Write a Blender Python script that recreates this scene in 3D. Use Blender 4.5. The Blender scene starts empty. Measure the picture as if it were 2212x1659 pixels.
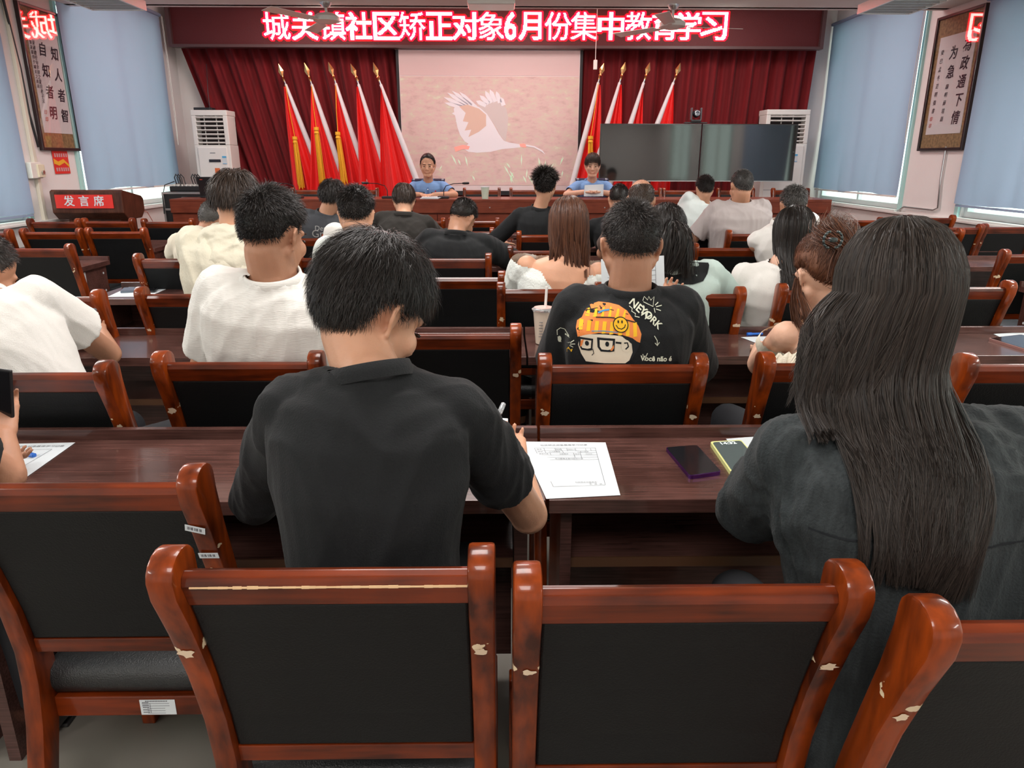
import bpy, bmesh, math, random
import numpy as np
from mathutils import Vector, Matrix
from mathutils.bvhtree import BVHTree
PI = math.pi
sc = bpy.context.scene
COL = sc.collection

# ------------------------------------------------------------------ camera
FPX, PITCH, YAW, ROLL, CAMZ = 1568.8, .2996, -.0166, .0017, 1.49
_cy, _sy, _cp, _sp = math.cos(YAW), math.sin(YAW), math.cos(PITCH), math.sin(PITCH)
FW = Vector((-_sy*_cp, _cy*_cp, -_sp))
_r0 = Vector((_cy, _sy, 0)); _u0 = _r0.cross(FW)
RT = math.cos(ROLL)*_r0 + math.sin(ROLL)*_u0
UP = -math.sin(ROLL)*_r0 + math.cos(ROLL)*_u0
cam = bpy.data.cameras.new('camera'); cam_o = bpy.data.objects.new('camera', cam); COL.objects.link(cam_o)
cam.sensor_width = 36; cam.lens = FPX/2212*36; cam.clip_start = .05; cam.clip_end = 100
cam_o.matrix_world = Matrix(((RT.x, UP.x, -FW.x, 0), (RT.y, UP.y, -FW.y, 0), (RT.z, UP.z, -FW.z, CAMZ), (0, 0, 0, 1)))
sc.camera = cam_o

def P(px, py, Y=None, z=None, X=None):
    d = RT*((px-1106)/FPX) - UP*((py-829.5)/FPX) + FW
    t = Y/d.y if Y is not None else ((z-CAMZ)/d.z if z is not None else X/d.x)
    return Vector((d.x*t, d.y*t, d.z*t+CAMZ))

# ------------------------------------------------------------------ world, lights, exposure
w = bpy.data.worlds.new('sky'); sc.world = w; w.use_nodes = True
w.node_tree.nodes['Background'].inputs[0].default_value = (.93, 1.0, .97, 1)
w.node_tree.nodes['Background'].inputs[1].default_value = 2.6
sc.view_settings.view_transform = 'Standard'; sc.view_settings.look = 'None'
sc.view_settings.gamma = 1; sc.view_settings.use_curve_mapping = False
sc.view_settings.exposure = 0.0
LAMP_W = 42
LAMPS = [(sx, y) for y in (-1.4, 1.3, 3.9, 5.5, 6.8) for sx in (-3.5, 3.6)]
for k, (lx, ly) in enumerate(LAMPS[:8]):
    L = bpy.data.lights.new('tube_light', 'AREA'); L.shape = 'RECTANGLE'; L.size = .42; L.size_y = 1.15
    L.energy = LAMP_W; L.color = (1, .96, .92)
    o = bpy.data.objects.new('tube_light', L); o.location = (lx, ly, 2.78); COL.objects.link(o)
for k, (lx, ly) in enumerate([(-.2, -1.0), (-.2, 2.2), (-.2, 5.2), (-2.6, 9.2), (.2, 9.2), (2.8, 9.2)]):
    L = bpy.data.lights.new('ceiling_light', 'AREA'); L.shape = 'RECTANGLE'; L.size = 1.1; L.size_y = 1.1
    L.energy = 55 if ly < 8 else 42; L.color = (1, .95, .92)
    o = bpy.data.objects.new('ceiling_light', L); o.location = (lx, ly, 2.99 if ly < 8 else 3.5); COL.objects.link(o)

# ------------------------------------------------------------------ materials
def nodes(m):
    return m.node_tree.nodes, m.node_tree.links
def mat(name, col, rough=.6, spec=.5, metal=0, coat=0, coat_rough=.1, bump=0, bscale=60, bstretch=(1, 1, 1), var=0, vscale=8, vcol=None, vstretch=(1, 1, 1), emit=None, estr=0, trans=0, alpha=1, sheen=0):
    m = bpy.data.materials.new(name); m.use_nodes = True
    N, Lk = nodes(m); b = N['Principled BSDF']
    b.inputs['Base Color'].default_value = (*col, 1); b.inputs['Roughness'].default_value = rough
    b.inputs['Specular IOR Level'].default_value = spec; b.inputs['Metallic'].default_value = metal
    b.inputs['Coat Weight'].default_value = coat; b.inputs['Coat Roughness'].default_value = coat_rough
    b.inputs['Alpha'].default_value = alpha
    if trans: b.inputs['Transmission Weight'].default_value = trans
    if sheen: b.inputs['Sheen Weight'].default_value = sheen
    if emit: b.inputs['Emission Color'].default_value = (*emit, 1); b.inputs['Emission Strength'].default_value = estr
    if bump or var:
        tc = N.new('ShaderNodeTexCoord')
    if bump:
        mp = N.new('ShaderNodeMapping'); mp.inputs['Scale'].default_value = bstretch
        nz = N.new('ShaderNodeTexNoise'); nz.inputs['Scale'].default_value = bscale; nz.inputs['Detail'].default_value = 4
        bp = N.new('ShaderNodeBump'); bp.inputs['Strength'].default_value = bump; bp.inputs['Distance'].default_value = .004
        Lk.new(tc.outputs['Object'], mp.inputs[0]); Lk.new(mp.outputs[0], nz.inputs['Vector'])
        Lk.new(nz.outputs['Fac'], bp.inputs['Height']); Lk.new(bp.outputs[0], b.inputs['Normal'])
    if var:
        mp = N.new('ShaderNodeMapping'); mp.inputs['Scale'].default_value = vstretch
        nz = N.new('ShaderNodeTexNoise'); nz.inputs['Scale'].default_value = vscale; nz.inputs['Detail'].default_value = 5
        rp = N.new('ShaderNodeValToRGB'); rp.color_ramp.elements[0].position = .32; rp.color_ramp.elements[1].position = .68
        vc = vcol or tuple(min(1, c*(1+var)) for c in col)
        rp.color_ramp.elements[0].color = (*(c*(1-var) for c in col), 1); rp.color_ramp.elements[1].color = (*vc, 1)
        Lk.new(tc.outputs['Object'], mp.inputs[0]); Lk.new(mp.outputs[0], nz.inputs['Vector'])
        Lk.new(nz.outputs['Fac'], rp.inputs[0]); Lk.new(rp.outputs[0], b.inputs['Base Color'])
    return m

def wood_mat(name, c0, c1, rough, coat, chips=False, grain=(1, 14, 14)):
    m = mat(name, c0, rough=rough, spec=.22, coat=coat, coat_rough=.07)
    N, Lk = nodes(m); b = N['Principled BSDF']
    tc = N.new('ShaderNodeTexCoord'); oi = N.new('ShaderNodeObjectInfo')
    mp = N.new('ShaderNodeMapping'); mp.inputs['Scale'].default_value = grain
    nz = N.new('ShaderNodeTexNoise'); nz.noise_dimensions = '4D'; nz.inputs['Scale'].default_value = 6; nz.inputs['Detail'].default_value = 6
    n2 = N.new('ShaderNodeTexNoise'); n2.noise_dimensions = '4D'; n2.inputs['Scale'].default_value = 7; n2.inputs['Detail'].default_value = 2
    ml = N.new('ShaderNodeMath'); ml.operation = 'MULTIPLY'; ml.inputs[1].default_value = 40
    Lk.new(oi.outputs['Random'], ml.inputs[0]); Lk.new(ml.outputs[0], nz.inputs['W']); Lk.new(ml.outputs[0], n2.inputs['W'])
    Lk.new(tc.outputs['Object'], mp.inputs[0]); Lk.new(mp.outputs[0], nz.inputs['Vector']); Lk.new(tc.outputs['Object'], n2.inputs['Vector'])
    ad = N.new('ShaderNodeMath'); ad.operation = 'ADD'; Lk.new(nz.outputs['Fac'], ad.inputs[0]); Lk.new(n2.outputs['Fac'], ad.inputs[1])
    rp = N.new('ShaderNodeValToRGB'); rp.color_ramp.elements[0].position = .38; rp.color_ramp.elements[1].position = .62
    rp.color_ramp.elements[0].color = (*c0, 1); rp.color_ramp.elements[1].color = (*c1, 1)
    hf = N.new('ShaderNodeMath'); hf.operation = 'MULTIPLY'; hf.inputs[1].default_value = .5
    Lk.new(ad.outputs[0], hf.inputs[0]); Lk.new(hf.outputs[0], rp.inputs[0])
    out = rp.outputs[0]
    if chips:
        n3 = N.new('ShaderNodeTexNoise'); n3.noise_dimensions = '4D'; n3.inputs['Scale'].default_value = 38; n3.inputs['Detail'].default_value = 4; n3.inputs['Roughness'].default_value = .45
        Lk.new(tc.outputs['Object'], n3.inputs['Vector']); Lk.new(ml.outputs[0], n3.inputs['W'])
        sx = N.new('ShaderNodeSeparateXYZ'); Lk.new(tc.outputs['Object'], sx.inputs[0])
        # a band at desk-edge height where the backs rub
        s1 = N.new('ShaderNodeMath'); s1.operation = 'SUBTRACT'; s1.inputs[1].default_value = .805; Lk.new(sx.outputs['Z'], s1.inputs[0])
        s2 = N.new('ShaderNodeMath'); s2.operation = 'ABSOLUTE'; Lk.new(s1.outputs[0], s2.inputs[0])
        s3 = N.new('ShaderNodeMapRange'); s3.inputs['From Min'].default_value = .0; s3.inputs['From Max'].default_value = .03; s3.inputs['To Min'].default_value = .20; s3.inputs['To Max'].default_value = -.06; Lk.new(s2.outputs[0], s3.inputs[0])
        a3 = N.new('ShaderNodeMath'); a3.operation = 'ADD'; Lk.new(n3.outputs['Fac'], a3.inputs[0]); Lk.new(s3.outputs[0], a3.inputs[1])
        g3 = N.new('ShaderNodeMath'); g3.operation = 'GREATER_THAN'; g3.inputs[1].default_value = .765; Lk.new(a3.outputs[0], g3.inputs[0])
        mx = N.new('ShaderNodeMix'); mx.data_type = 'RGBA'; mx.inputs['B'].default_value = (.78, .62, .42, 1)
        Lk.new(g3.outputs[0], mx.inputs['Factor']); Lk.new(out, mx.inputs['A']); out = mx.outputs['Result']
    Lk.new(out, b.inputs['Base Color'])
    return m

M = {}
M['wood'] = wood_mat('red_lacquered_wood', (.045, .007, .002), (.27, .042, .004), .28, .4, chips=True, grain=(8, 8, 1.5))
M['rail'] = wood_mat('red_lacquered_wood_rail', (.050, .008, .002), (.195, .028, .004), .28, .4, grain=(1, 12, 12))
M['desk'] = wood_mat('dark_walnut_laminate', (.050, .022, .018), (.125, .056, .046), .24, .3, grain=(1.2, 30, 30))
M['desk_edge'] = mat('walnut_edge_band', (.10, .045, .022), rough=.35)
M['head_desk'] = wood_mat('red_brown_veneer', (.17, .035, .018), (.25, .055, .028), .4, .3, grain=(1, 18, 18))
M['lectern'] = wood_mat('brown_veneer', (.045, .014, .008), (.11, .036, .020), .4, .2, grain=(18, 18, 1))
M['leather'] = mat('black_leather', (.0055, .006, .0065), rough=.5, spec=.28, bump=.25, bscale=260)
M['leather_seat'] = mat('black_leather_seat', (.016, .018, .019), rough=.38, spec=.6, bump=.5, bscale=320)
M['grey_pad'] = mat('grey_leather', (.07, .08, .09), rough=.5)
M['wall'] = mat('painted_plaster', (.80, .74, .72), rough=.85, var=.03, vscale=1.5, vcol=(.82, .77, .75))
M['pvc'] = mat('white_panelling', (.72, .70, .67), rough=.6)
M['ceiling'] = mat('ceiling_paint', (.78, .74, .71), rough=.9)
M['floor'] = mat('beige_floor_tile', (.25, .23, .20), rough=.35, var=.08, vscale=3)
M['stage'] = mat('reddish_stage_carpet', (.35, .10, .08), rough=.9)
M['white'] = mat('white_paint', (.82, .78, .74), rough=.4)
M['plastic'] = mat('white_plastic', (.80, .76, .71), rough=.35, coat=.2)
M['alu'] = mat('white_aluminium', (.75, .80, .77), rough=.4)
M['teal'] = mat('pale_teal_frame', (.45, .72, .68), rough=.5)
M['metal'] = mat('steel', (.6, .6, .6), rough=.3, metal=1)
M['dark'] = mat('black_plastic', (.015, .015, .017), rough=.4)
M['vent'] = mat('dark_vent', (.03, .02, .02), rough=.8)
M['gold'] = mat('polished_gold', (.85, .50, .20), rough=.18, metal=1)
M['red_cloth'] = mat('red_flag_satin', (.86, .010, .008), rough=.5, sheen=.1)
M['sleeve'] = mat('white_flag_sleeve', (.74, .70, .71), rough=.7)
M['tassel'] = mat('yellow_tassel', (.85, .42, .02), rough=.7)
M['curtain'] = mat('dark_red_velvet', (.165, .002, .005), rough=.85, sheen=.03, var=.25, vscale=3, vstretch=(6, 6, .3))
M['led_board'] = mat('led_board', (.10, .008, .010), rough=.6, bump=.6, bscale=90)
M['led_frame'] = mat('led_frame', (.10, .05, .05), rough=.4)
M['glow_red'] = mat('led_red_glow', (1, 0, 0), emit=(1, .0, .012), estr=9)
M['glow_dim'] = mat('dim_red_glow', (.6, 0, 0), emit=(1, 0, .01), estr=.22)
M['led_core'] = mat('led_core', (1, .8, .7), emit=(1, .55, .50), estr=9)
M['paper'] = mat('white_paper', (.66, .71, .74), rough=.8)
M['ink'] = mat('grey_ink', (.12, .12, .14), rough=.8)
M['black_ink'] = mat('black_ink', (.02, .015, .03), rough=.8)
M['seal'] = mat('red_seal', (.6, .08, .05), rough=.8)
M['silk'] = mat('gold_brown_brocade', (.30, .19, .085), rough=.6, var=.35, vscale=35, bump=.4, bscale=50)
M['scroll'] = mat('scroll_paper', (.74, .70, .70), rough=.7)
M['frame'] = mat('dark_frame', (.02, .008, .010), rough=.3, coat=.4)
M['tv'] = mat('tv_screen', (.012, .012, .012), rough=.06, spec=1.0)
M['tv_bezel'] = mat('tv_bezel', (.02, .02, .02), rough=.3, coat=.5)
M['red_sign'] = mat('red_placard', (.75, .03, .02), rough=.4)
M['orange'] = mat('orange_sticker', (.75, .16, .04), rough=.5)
M['blue_ink'] = mat('sky_blue_sticker', (.10, .42, .70), rough=.5)
M['navy'] = mat('navy_fabric', (.012, .016, .05), rough=.8)
M['blue_pen'] = mat('blue_pen_plastic', (.01, .14, .62), rough=.3, coat=.4)
M['clear'] = mat('clear_plastic', (.85, .88, .90), rough=.08, trans=.75)
M['skirt'] = M['dark']
gm = mat('window_glass', (1, 1, 1), rough=.0); N, Lk = nodes(gm)
tr = N.new('ShaderNodeBsdfTransparent'); tr.inputs[0].default_value = (.93, 1, .96, 1); gl = N.new('ShaderNodeBsdfGlossy'); gl.inputs['Roughness'].default_value = .02
mx = N.new('ShaderNodeMixShader'); mx.inputs[0].default_value = .06
Lk.new(tr.outputs[0], mx.inputs[1]); Lk.new(gl.outputs[0], mx.inputs[2]); Lk.new(mx.outputs[0], N['Material Output'].inputs[0]); M['glass'] = gm
pg = mat('picture_glass', (1, 1, 1), rough=.0); N, Lk = nodes(pg)
tr = N.new('ShaderNodeBsdfTransparent'); gl = N.new('ShaderNodeBsdfGlossy'); gl.inputs['Roughness'].default_value = .012
lw_ = N.new('ShaderNodeLayerWeight'); lw_.inputs['Blend'].default_value = .5; pw_ = N.new('ShaderNodeMath'); pw_.operation = 'POWER'; pw_.inputs[1].default_value = 4; Lk.new(lw_.outputs['Facing'], pw_.inputs[0]); fr = N.new('ShaderNodeMath'); fr.operation = 'MULTIPLY_ADD'; fr.inputs[1].default_value = .9; fr.inputs[2].default_value = .05; Lk.new(pw_.outputs[0], fr.inputs[0]); mx = N.new('ShaderNodeMixShader')
Lk.new(fr.outputs[0], mx.inputs[0]); Lk.new(tr.outputs[0], mx.inputs[1]); Lk.new(gl.outputs[0], mx.inputs[2]); Lk.new(mx.outputs[0], N['Material Output'].inputs[0]); M['pglass'] = pg
bm_ = mat('blue_blind_fabric', (.34, .41, .55), rough=.85, spec=.2); N, Lk = nodes(bm_); b = N['Principled BSDF']
tl = N.new('ShaderNodeBsdfTranslucent'); tl.inputs[0].default_value = (.34, .47, .62, 1); mx = N.new('ShaderNodeMixShader'); mx.inputs[0].default_value = .16
Lk.new(b.outputs[0], mx.inputs[1]); Lk.new(tl.outputs[0], mx.inputs[2]); Lk.new(mx.outputs[0], N['Material Output'].inputs[0]); M['blind'] = bm_

# ------------------------------------------------------------------ helpers
def tag(o, label=None, cat=None, group=None, kind=None):
    if label: o['label'] = label
    if cat: o['category'] = cat
    if group: o['group'] = group
    if kind: o['kind'] = kind
    return o
def thing(name, label, cat, loc=(0, 0, 0), rz=0, group=None):
    o = bpy.data.objects.new(name, None); COL.objects.link(o)
    o.location = loc; o.rotation_euler = (0, 0, rz); o.empty_display_size = .1
    return tag(o, label, cat, group)
def link(name, me, mats, parent=None):
    for m in (mats if isinstance(mats, (list, tuple)) else [mats]): me.materials.append(m)
    o = bpy.data.objects.new(name, me); COL.objects.link(o)
    if parent: o.parent = parent
    return o
def add_box(bm, c, s, bev=0, rot=None, mi=0):
    r = bmesh.ops.create_cube(bm, size=1, matrix=Matrix.Translation(c) @ (rot.to_4x4() if rot else Matrix()) @ Matrix.Diagonal((*s, 1)))
    vs = r['verts']; fs = {f for v in vs for f in v.link_faces}
    for f in fs: f.material_index = mi
    if bev:
        es = list({e for v in vs for e in v.link_edges})
        rr = bmesh.ops.bevel(bm, geom=es, offset=bev, segments=2, affect='EDGES', profile=.5)
        for f in rr['faces']: f.material_index = mi
    return bm
def obj(name, bm, m, parent=None, smooth=False, angle=None):
    me = bpy.data.meshes.new(name); bm.normal_update()
    bm.to_mesh(me); bm.free()
    if smooth or angle:
        me.polygons.foreach_set('use_smooth', [True]*len(me.polygons))
    o = link(name, me, m, parent)
    if angle: me.set_sharp_from_angle(angle=angle)
    return o
def box(name, c, s, m, parent=None, bev=0, rot=None):
    return obj(name, add_box(bmesh.new(), c, s, bev, rot), m, parent)
def boxes(name, lst, m, parent=None, bev=0):
    bm = bmesh.new()
    for c, s in lst: add_box(bm, c, s, bev)
    return obj(name, bm, m, parent)
def frame_of(d):
    d = Vector(d).normalized(); a = Vector((0, 0, 1)) if abs(d.z) < .9 else Vector((0, 1, 0))
    u = d.cross(a).normalized(); return d, u, d.cross(u)
def add_tube(bm, pts, rad, n=10, caps=True, mi=0, flat=1):
    pts = [Vector(p) for p in pts]; rs = rad if isinstance(rad, (list, tuple)) else [rad]*len(pts)
    rings = []; prev = None
    for i, p in enumerate(pts):
        d = (pts[min(i+1, len(pts)-1)]-pts[max(i-1, 0)]).normalized()
        if prev is None: _, u, v = frame_of(d)
        else:
            u = (prev - d*prev.dot(d)).normalized(); v = d.cross(u)
        prev = u
        rings.append([bm.verts.new(p+rs[i]*(math.cos(2*PI*k/n)*u+flat*math.sin(2*PI*k/n)*v)) for k in range(n)])
    for a, b in zip(rings, rings[1:]):
        for k in range(n):
            bm.faces.new((a[k], a[(k+1) % n], b[(k+1) % n], b[k])).material_index = mi
    if caps:
        bm.faces.new(rings[0][::-1]).material_index = mi; bm.faces.new(rings[-1]).material_index = mi
    return bm
def tube(name, pts, rad, m, parent=None, n=10, caps=True):
    return obj(name, add_tube(bmesh.new(), pts, rad, n, caps), m, parent, smooth=True, angle=.9)
def add_prism(bm, poly, d, axis='x', c=0, mi=0):
    """poly: 2-D outline; extruded by thickness d about coordinate c on the axis"""
    def mk(p, t):
        return {'x': (t, p[0], p[1]), 'y': (p[0], t, p[1]), 'z': (p[0], p[1], t)}[axis]
    a = [bm.verts.new(mk(p, c-d/2)) for p in poly]; b = [bm.verts.new(mk(p, c+d/2)) for p in poly]
    fs = [bm.faces.new(a), bm.faces.new(b[::-1])]
    for i in range(len(poly)): fs.append(bm.faces.new((a[i], b[i], b[(i+1) % len(poly)], a[(i+1) % len(poly)])))
    for f in fs: f.material_index = mi
    return bm
def prism(name, poly, d, m, parent=None, axis='x', c=0, bev=0):
    bm = add_prism(bmesh.new(), poly, d, axis, c)
    bmesh.ops.recalc_face_normals(bm, faces=bm.faces[:])
    if bev: bmesh.ops.bevel(bm, geom=[e for e in bm.edges if e.calc_face_angle(0) > .7], offset=bev, segments=2, affect='EDGES', profile=.5)
    return obj(name, bm, m, parent)
def add_ell(bm, c, r, rot=None, nu=16, nv=10, mi=0):
    rr = bmesh.ops.create_uvsphere(bm, u_segments=nu, v_segments=nv, radius=1, matrix=Matrix.Translation(c) @ (rot.to_4x4() if rot else Matrix()) @ Matrix.Diagonal((*r, 1)))
    for v in rr['verts']:
        for f in v.link_faces: f.material_index = mi
    return bm
def text_mesh(body, size, ext=.001, off=0, align='CENTER', shear=0):
    c = bpy.data.curves.new('lettering', 'FONT'); c.body = body; c.size = size; c.extrude = ext; c.offset = off
    c.align_x = align; c.align_y = 'CENTER'; c.resolution_u = 3; c.shear = shear
    o = bpy.data.objects.new('lettering', c); COL.objects.link(o)
    dg = bpy.context.evaluated_depsgraph_get(); dg.update()
    me = bpy.data.meshes.new_from_object(o.evaluated_get(dg), depsgraph=dg)
    bpy.data.objects.remove(o); return me
def text(name, body, size, M4, m, parent=None, ext=.001, off=0, align='CENTER', shear=0):
    me = text_mesh(body, size, ext, off, align, shear); me.materials.clear(); me.transform(M4)
    return link(name, me, m, parent)
def basis(o, x, y):
    x = Vector(x).normalized(); y = Vector(y); y = (y-x*y.dot(x)).normalized(); z = x.cross(y)
    return Matrix(((x.x, y.x, z.x, o[0]), (x.y, y.y, z.y, o[1]), (x.z, y.z, z.z, o[2]), (0, 0, 0, 1)))
def dup(root, loc, rz, label=None, group=None, scale=None):
    r = root.copy(); COL.objects.link(r); r.location = loc; r.rotation_euler = (0, 0, rz)
    if scale: r.scale = scale
    if label: r['label'] = label
    if group: r['group'] = group
    for ch in list(root.children):
        c = ch.copy(); COL.objects.link(c); c.parent = r
        for g in ch.children:
            d = g.copy(); COL.objects.link(d); d.parent = c
    return r
# ------------------------------------------------------------------ room shell
XL, XR, YB, YN, ZC, ZS = -4.55, 4.75, 11.2, -3.0, 3.02, 3.56
DAIS = .25
S = lambda o: tag(o, kind='structure')
S(box('floor', ((XL+XR)/2, (YB+YN)/2, -.05), (XR-XL+.4, YB-YN+.4, .1), M['floor']))
S(box('ceiling', ((XL+XR)/2, (8.43+YN)/2, ZC+.05), (XR-XL+.4, 8.43-YN+.2, .1), M['ceiling']))
S(box('ceiling', ((XL+XR)/2, (8.5+YB)/2, ZS+.05), (XR-XL+.4, YB-8.3, .1), M['ceiling']))
S(box('trim_1', ((XL+XR)/2, 8.43, (ZC+ZS)/2+.05), (XR-XL+.3, .06, ZS-ZC+.1), M['ceiling']))
S(box('wall_front', ((XL+XR)/2, YB+.05, 1.8), (XR-XL+.4, .1, 3.7), M['wall']))
S(box('wall_back', ((XL+XR)/2, YN-.05, 1.6), (XR-XL+.4, .1, 3.3), M['wall']))
S(box('trim_2', ((XL+XR)/2, 9.85, DAIS/2), (XR-XL, 2.7, DAIS), M['stage'])).name = 'floor_dais'
wins = {'l': [(8.30, 10.62), (4.95, 7.22), (1.7, 4.0), (-1.6, .8)], 'r': [(8.82, 11.12), (5.3, 7.6), (2.0, 4.3), (-1.4, .9)]}
SILL = .93; WTOP = 3.28
nwin = 0
BL = {('l', 0): 1.14, ('l', 1): .965, ('r', 0): 1.07, ('r', 1): 1.04}
for side, X, sg in (('l', XL, -1), ('r', XR, 1)):
    bm = bmesh.new(); th = .14; xc = X+sg*th/2
    ys = [YN-.1] + [v for w_ in reversed(wins[side]) for v in w_] + [YB+.1]
    H = 3.7
    add_box(bm, (xc, (YB+YN)/2, SILL/2), (th, YB-YN+.2, SILL))
    for i in range(0, len(ys), 2):
        add_box(bm, (xc, (ys[i]+ys[i+1])/2, (SILL+H)/2), (th, ys[i+1]-ys[i], H-SILL))
    for (a, b_) in wins[side]:
        top = WTOP if a > 8 else ZC-.08
        add_box(bm, (xc, (a+b_)/2, (top+H)/2), (th, b_-a, H-top))
    S(obj('wall_left' if sg < 0 else 'wall_right', bm, M['wall']))
    # panelled dado and ledge
    S(box('baseboard_left' if sg < 0 else 'baseboard_right', (X-sg*.008, (YB+YN)/2, SILL/2-.03), (.02, YB-YN, SILL-.06), M['pvc']))
    S(box('trim_3' if sg < 0 else 'trim_4', (X-sg*.03, (YB+YN)/2, SILL-.035), (.07, YB-YN, .028), M['pvc'], bev=.006))
    for wi, (a, b_) in enumerate(wins[side]):
        nwin += 1
        top = WTOP if a > 8 else ZC-.08
        fr_ = bpy.data.objects.new('window_%d' % nwin, None); COL.objects.link(fr_); S(fr_); fr_.location = (X+sg*.07, (a+b_)/2, SILL)
        W_, H_ = b_-a, top-SILL
        boxes('window_frame', [((0, -W_/2+.025, H_/2), (.07, .05, H_)), ((0, W_/2-.025, H_/2), (.07, .05, H_)), ((0, 0, .03), (.07, W_-.1, .06)), ((0, 0, H_-.03), (.07, W_-.1, .06)), ((0, 0, H_/2), (.05, .05, H_-.12))], M['alu'], fr_)
        box('pane', (0, -W_/4, H_/2), (.006, W_/2-.07, H_-.12), M['glass'], fr_)
        box('pane', (0, W_/4, H_/2), (.006, W_/2-.07, H_-.12), M['glass'], fr_)
        box('window_sill', (-sg*.06, 0, -.012), (.14, W_+.06, .024), M['alu'], fr_, bev=.004)
        # roller blind, a wavy sheet hanging from a roller
        bz = BL.get((side, wi), 1.0) if (side, wi) not in (('r', 2), ('r', 3), ('l', 3)) else top-.3
        names = {('l', 0): 'blue roller blind over the left window beside the stage', ('l', 1): 'blue roller blind at the left edge, nearer than the left framed scroll', ('r', 0): 'blue roller blind over the right window beside the stage', ('r', 1): 'blue roller blind at the right edge, nearer than the right framed scroll'}
        t = thing('roller_blind', names.get((side, wi), 'blue roller blind behind the viewer on the %s wall, window %s' % ('left' if sg < 0 else 'right', ('', '', 'beside the back rows', 'by the rear corner')[wi])), 'blind', (X-sg*.045, (a+b_)/2, top+.02))
        nu, nv = 46, 30; W2 = W_+.10
        verts = []; faces = []; rnd = random.Random(wi+5*sg)
        ph = [rnd.uniform(0, 6) for _ in range(6)]
        for j in range(nv+1):
            for i in range(nu+1):
                u = i/nu; v = j/nv
                yy = (u-.5)*W2
                amp = .004+.018*v**3
                x = sg*0+amp*math.sin(u*14+ph[0]+2*v)+amp*.6*math.sin(u*31+ph[1]-3*v)
                zb = (bz-top)+.012*math.sin(u*9+ph[2])+.03*(u-.5)*(1 if wi else 0)
                # lower corner of a blind pulled in a little
                verts.append((-sg*abs(x)*1.0, yy*(1-.03*v*v*math.cos(u*PI)**2), zb*v))
        for j in range(nv):
            for i in range(nu):
                k = j*(nu+1)+i; faces.append((k, k+1, k+nu+2, k+nu+1))
        me = bpy.data.meshes.new('blind_sheet'); me.from_pydata(verts, [], faces); me.polygons.foreach_set('use_smooth', [True]*len(faces))
        link('blind_sheet', me, M['blind'], t)
        tube('roller', [(-sg*.01, -W2/2-.02, .01), (-sg*.01, W2/2+.02, .01)], .022, M['blind'], t)
        box('bottom_bar', (-sg*.012, 0, bz-top-.012), (.012, W2*.97, .022), M['white'] if wi == 0 else M['blind'], t)
        # bead chain at the end nearer the viewer
        yc = -W2/2-.04 if side == 'r' or wi else W2/2+.02
        tube('pull_chain', [(-sg*.03, yc, 0), (-sg*.035, yc+.01, -1.2), (-sg*.03, yc+.03, -1.62), (-sg*.03, yc+.06, -1.2), (-sg*.03, yc+.03, 0)], .0035, M['plastic'], t, n=5)
        # pale teal reveal strip beside the opening
        S(box('trim_%d' % (10+nwin), (X-sg*.012, a-.045 if wi == 0 else b_+.045, (top+SILL)/2), (.03, .055, top-SILL), M['teal']))
# conduit down the left pier and cable on the right pier
def cable(name, pts, r, m, label, cat='cable'):
    return tag(tube(name, pts, r, m, n=8), label, cat)
c0 = P(75, 150, X=XL+.02); c1 = P(103, 470, X=XL+.02)
tag(box('cable_duct', (XL+.018, 7.47, 1.9), (.035, .05, 2.1), mat('cream_duct', (.72, .66, .55), rough=.5), bev=.004), 'cream vertical cable duct on the left wall beside the framed scroll', 'cable duct')
cable('black_cable', [(XL+.03, 7.43, 2.9), (XL+.03, 7.50, 2.3), (XL+.035, 7.50, 1.9), (XL+.03, 7.56, 1.6)], .012, M['dark'], 'black cable hanging behind the left framed scroll')
cable('white_cable', [(XR-.02, 8.02, 1.63), (XR-.02, 8.02, 1.3), (XR-.02, 7.98, 1.0), (XR-.025, 8.05, .97), (XR-.03, 8.65, .97), (XR-.03, 8.78, .9)], .011, M['metal'], 'metallic cable running down from the right framed scroll to the sill')
b_ = thing('socket_box', 'cream switch box on the left wall with a yellowed edge, under the scroll', 'socket', tuple(P(70, 368, X=XL+.02)))
box('housing', (.02, 0, 0), (.05, .17, .15), M['plastic'], b_, bev=.006)
box('faceplate', (.05, .05, -.005), (.02, .10, .12), mat('cream_plate', (.78, .70, .52), rough=.5), b_, bev=.004)
tube('knob', [(.055, .06, -.02), (.075, .06, -.02)], .02, M['metal'], b_)
box('worn_edge', (.022, .11, .0), (.045, .04, .10), mat('yellowed_plate', (.62, .36, .08), rough=.6), b_, bev=.004)
st = thing('red_notice', 'small red and yellow notice on the left wall below the framed scroll', 'notice', tuple(P(131, 347, X=XL+.004)))
box('sheet', (.003, 0, 0), (.004, .27, .26), M['red_sign'], st)
prism('yellow_swoosh', [(-.13, -.03), (-.05, -.05), (.05, -.02), (.13, -.07), (.13, -.04), (.04, .015), (-.06, -.01), (-.13, .02)], .003, M['tassel'], st, axis='x', c=.0065)
bm = bmesh.new()
for row, n_ in ((.055, 6), (-.085, 6)):
    for i in range(n_):
        y0 = -.10+i*.04
        rr = random.Random(i+int(row*100))
        for q in range(3): add_box(bm, (.0085, y0, row-.015+q*.013), (.002, .026, .004))
        add_box(bm, (.0085, y0+rr.uniform(-.008, .008), row-.002), (.002, .004, .034))
obj('printed_characters', bm, M['paper'], st)

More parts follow.
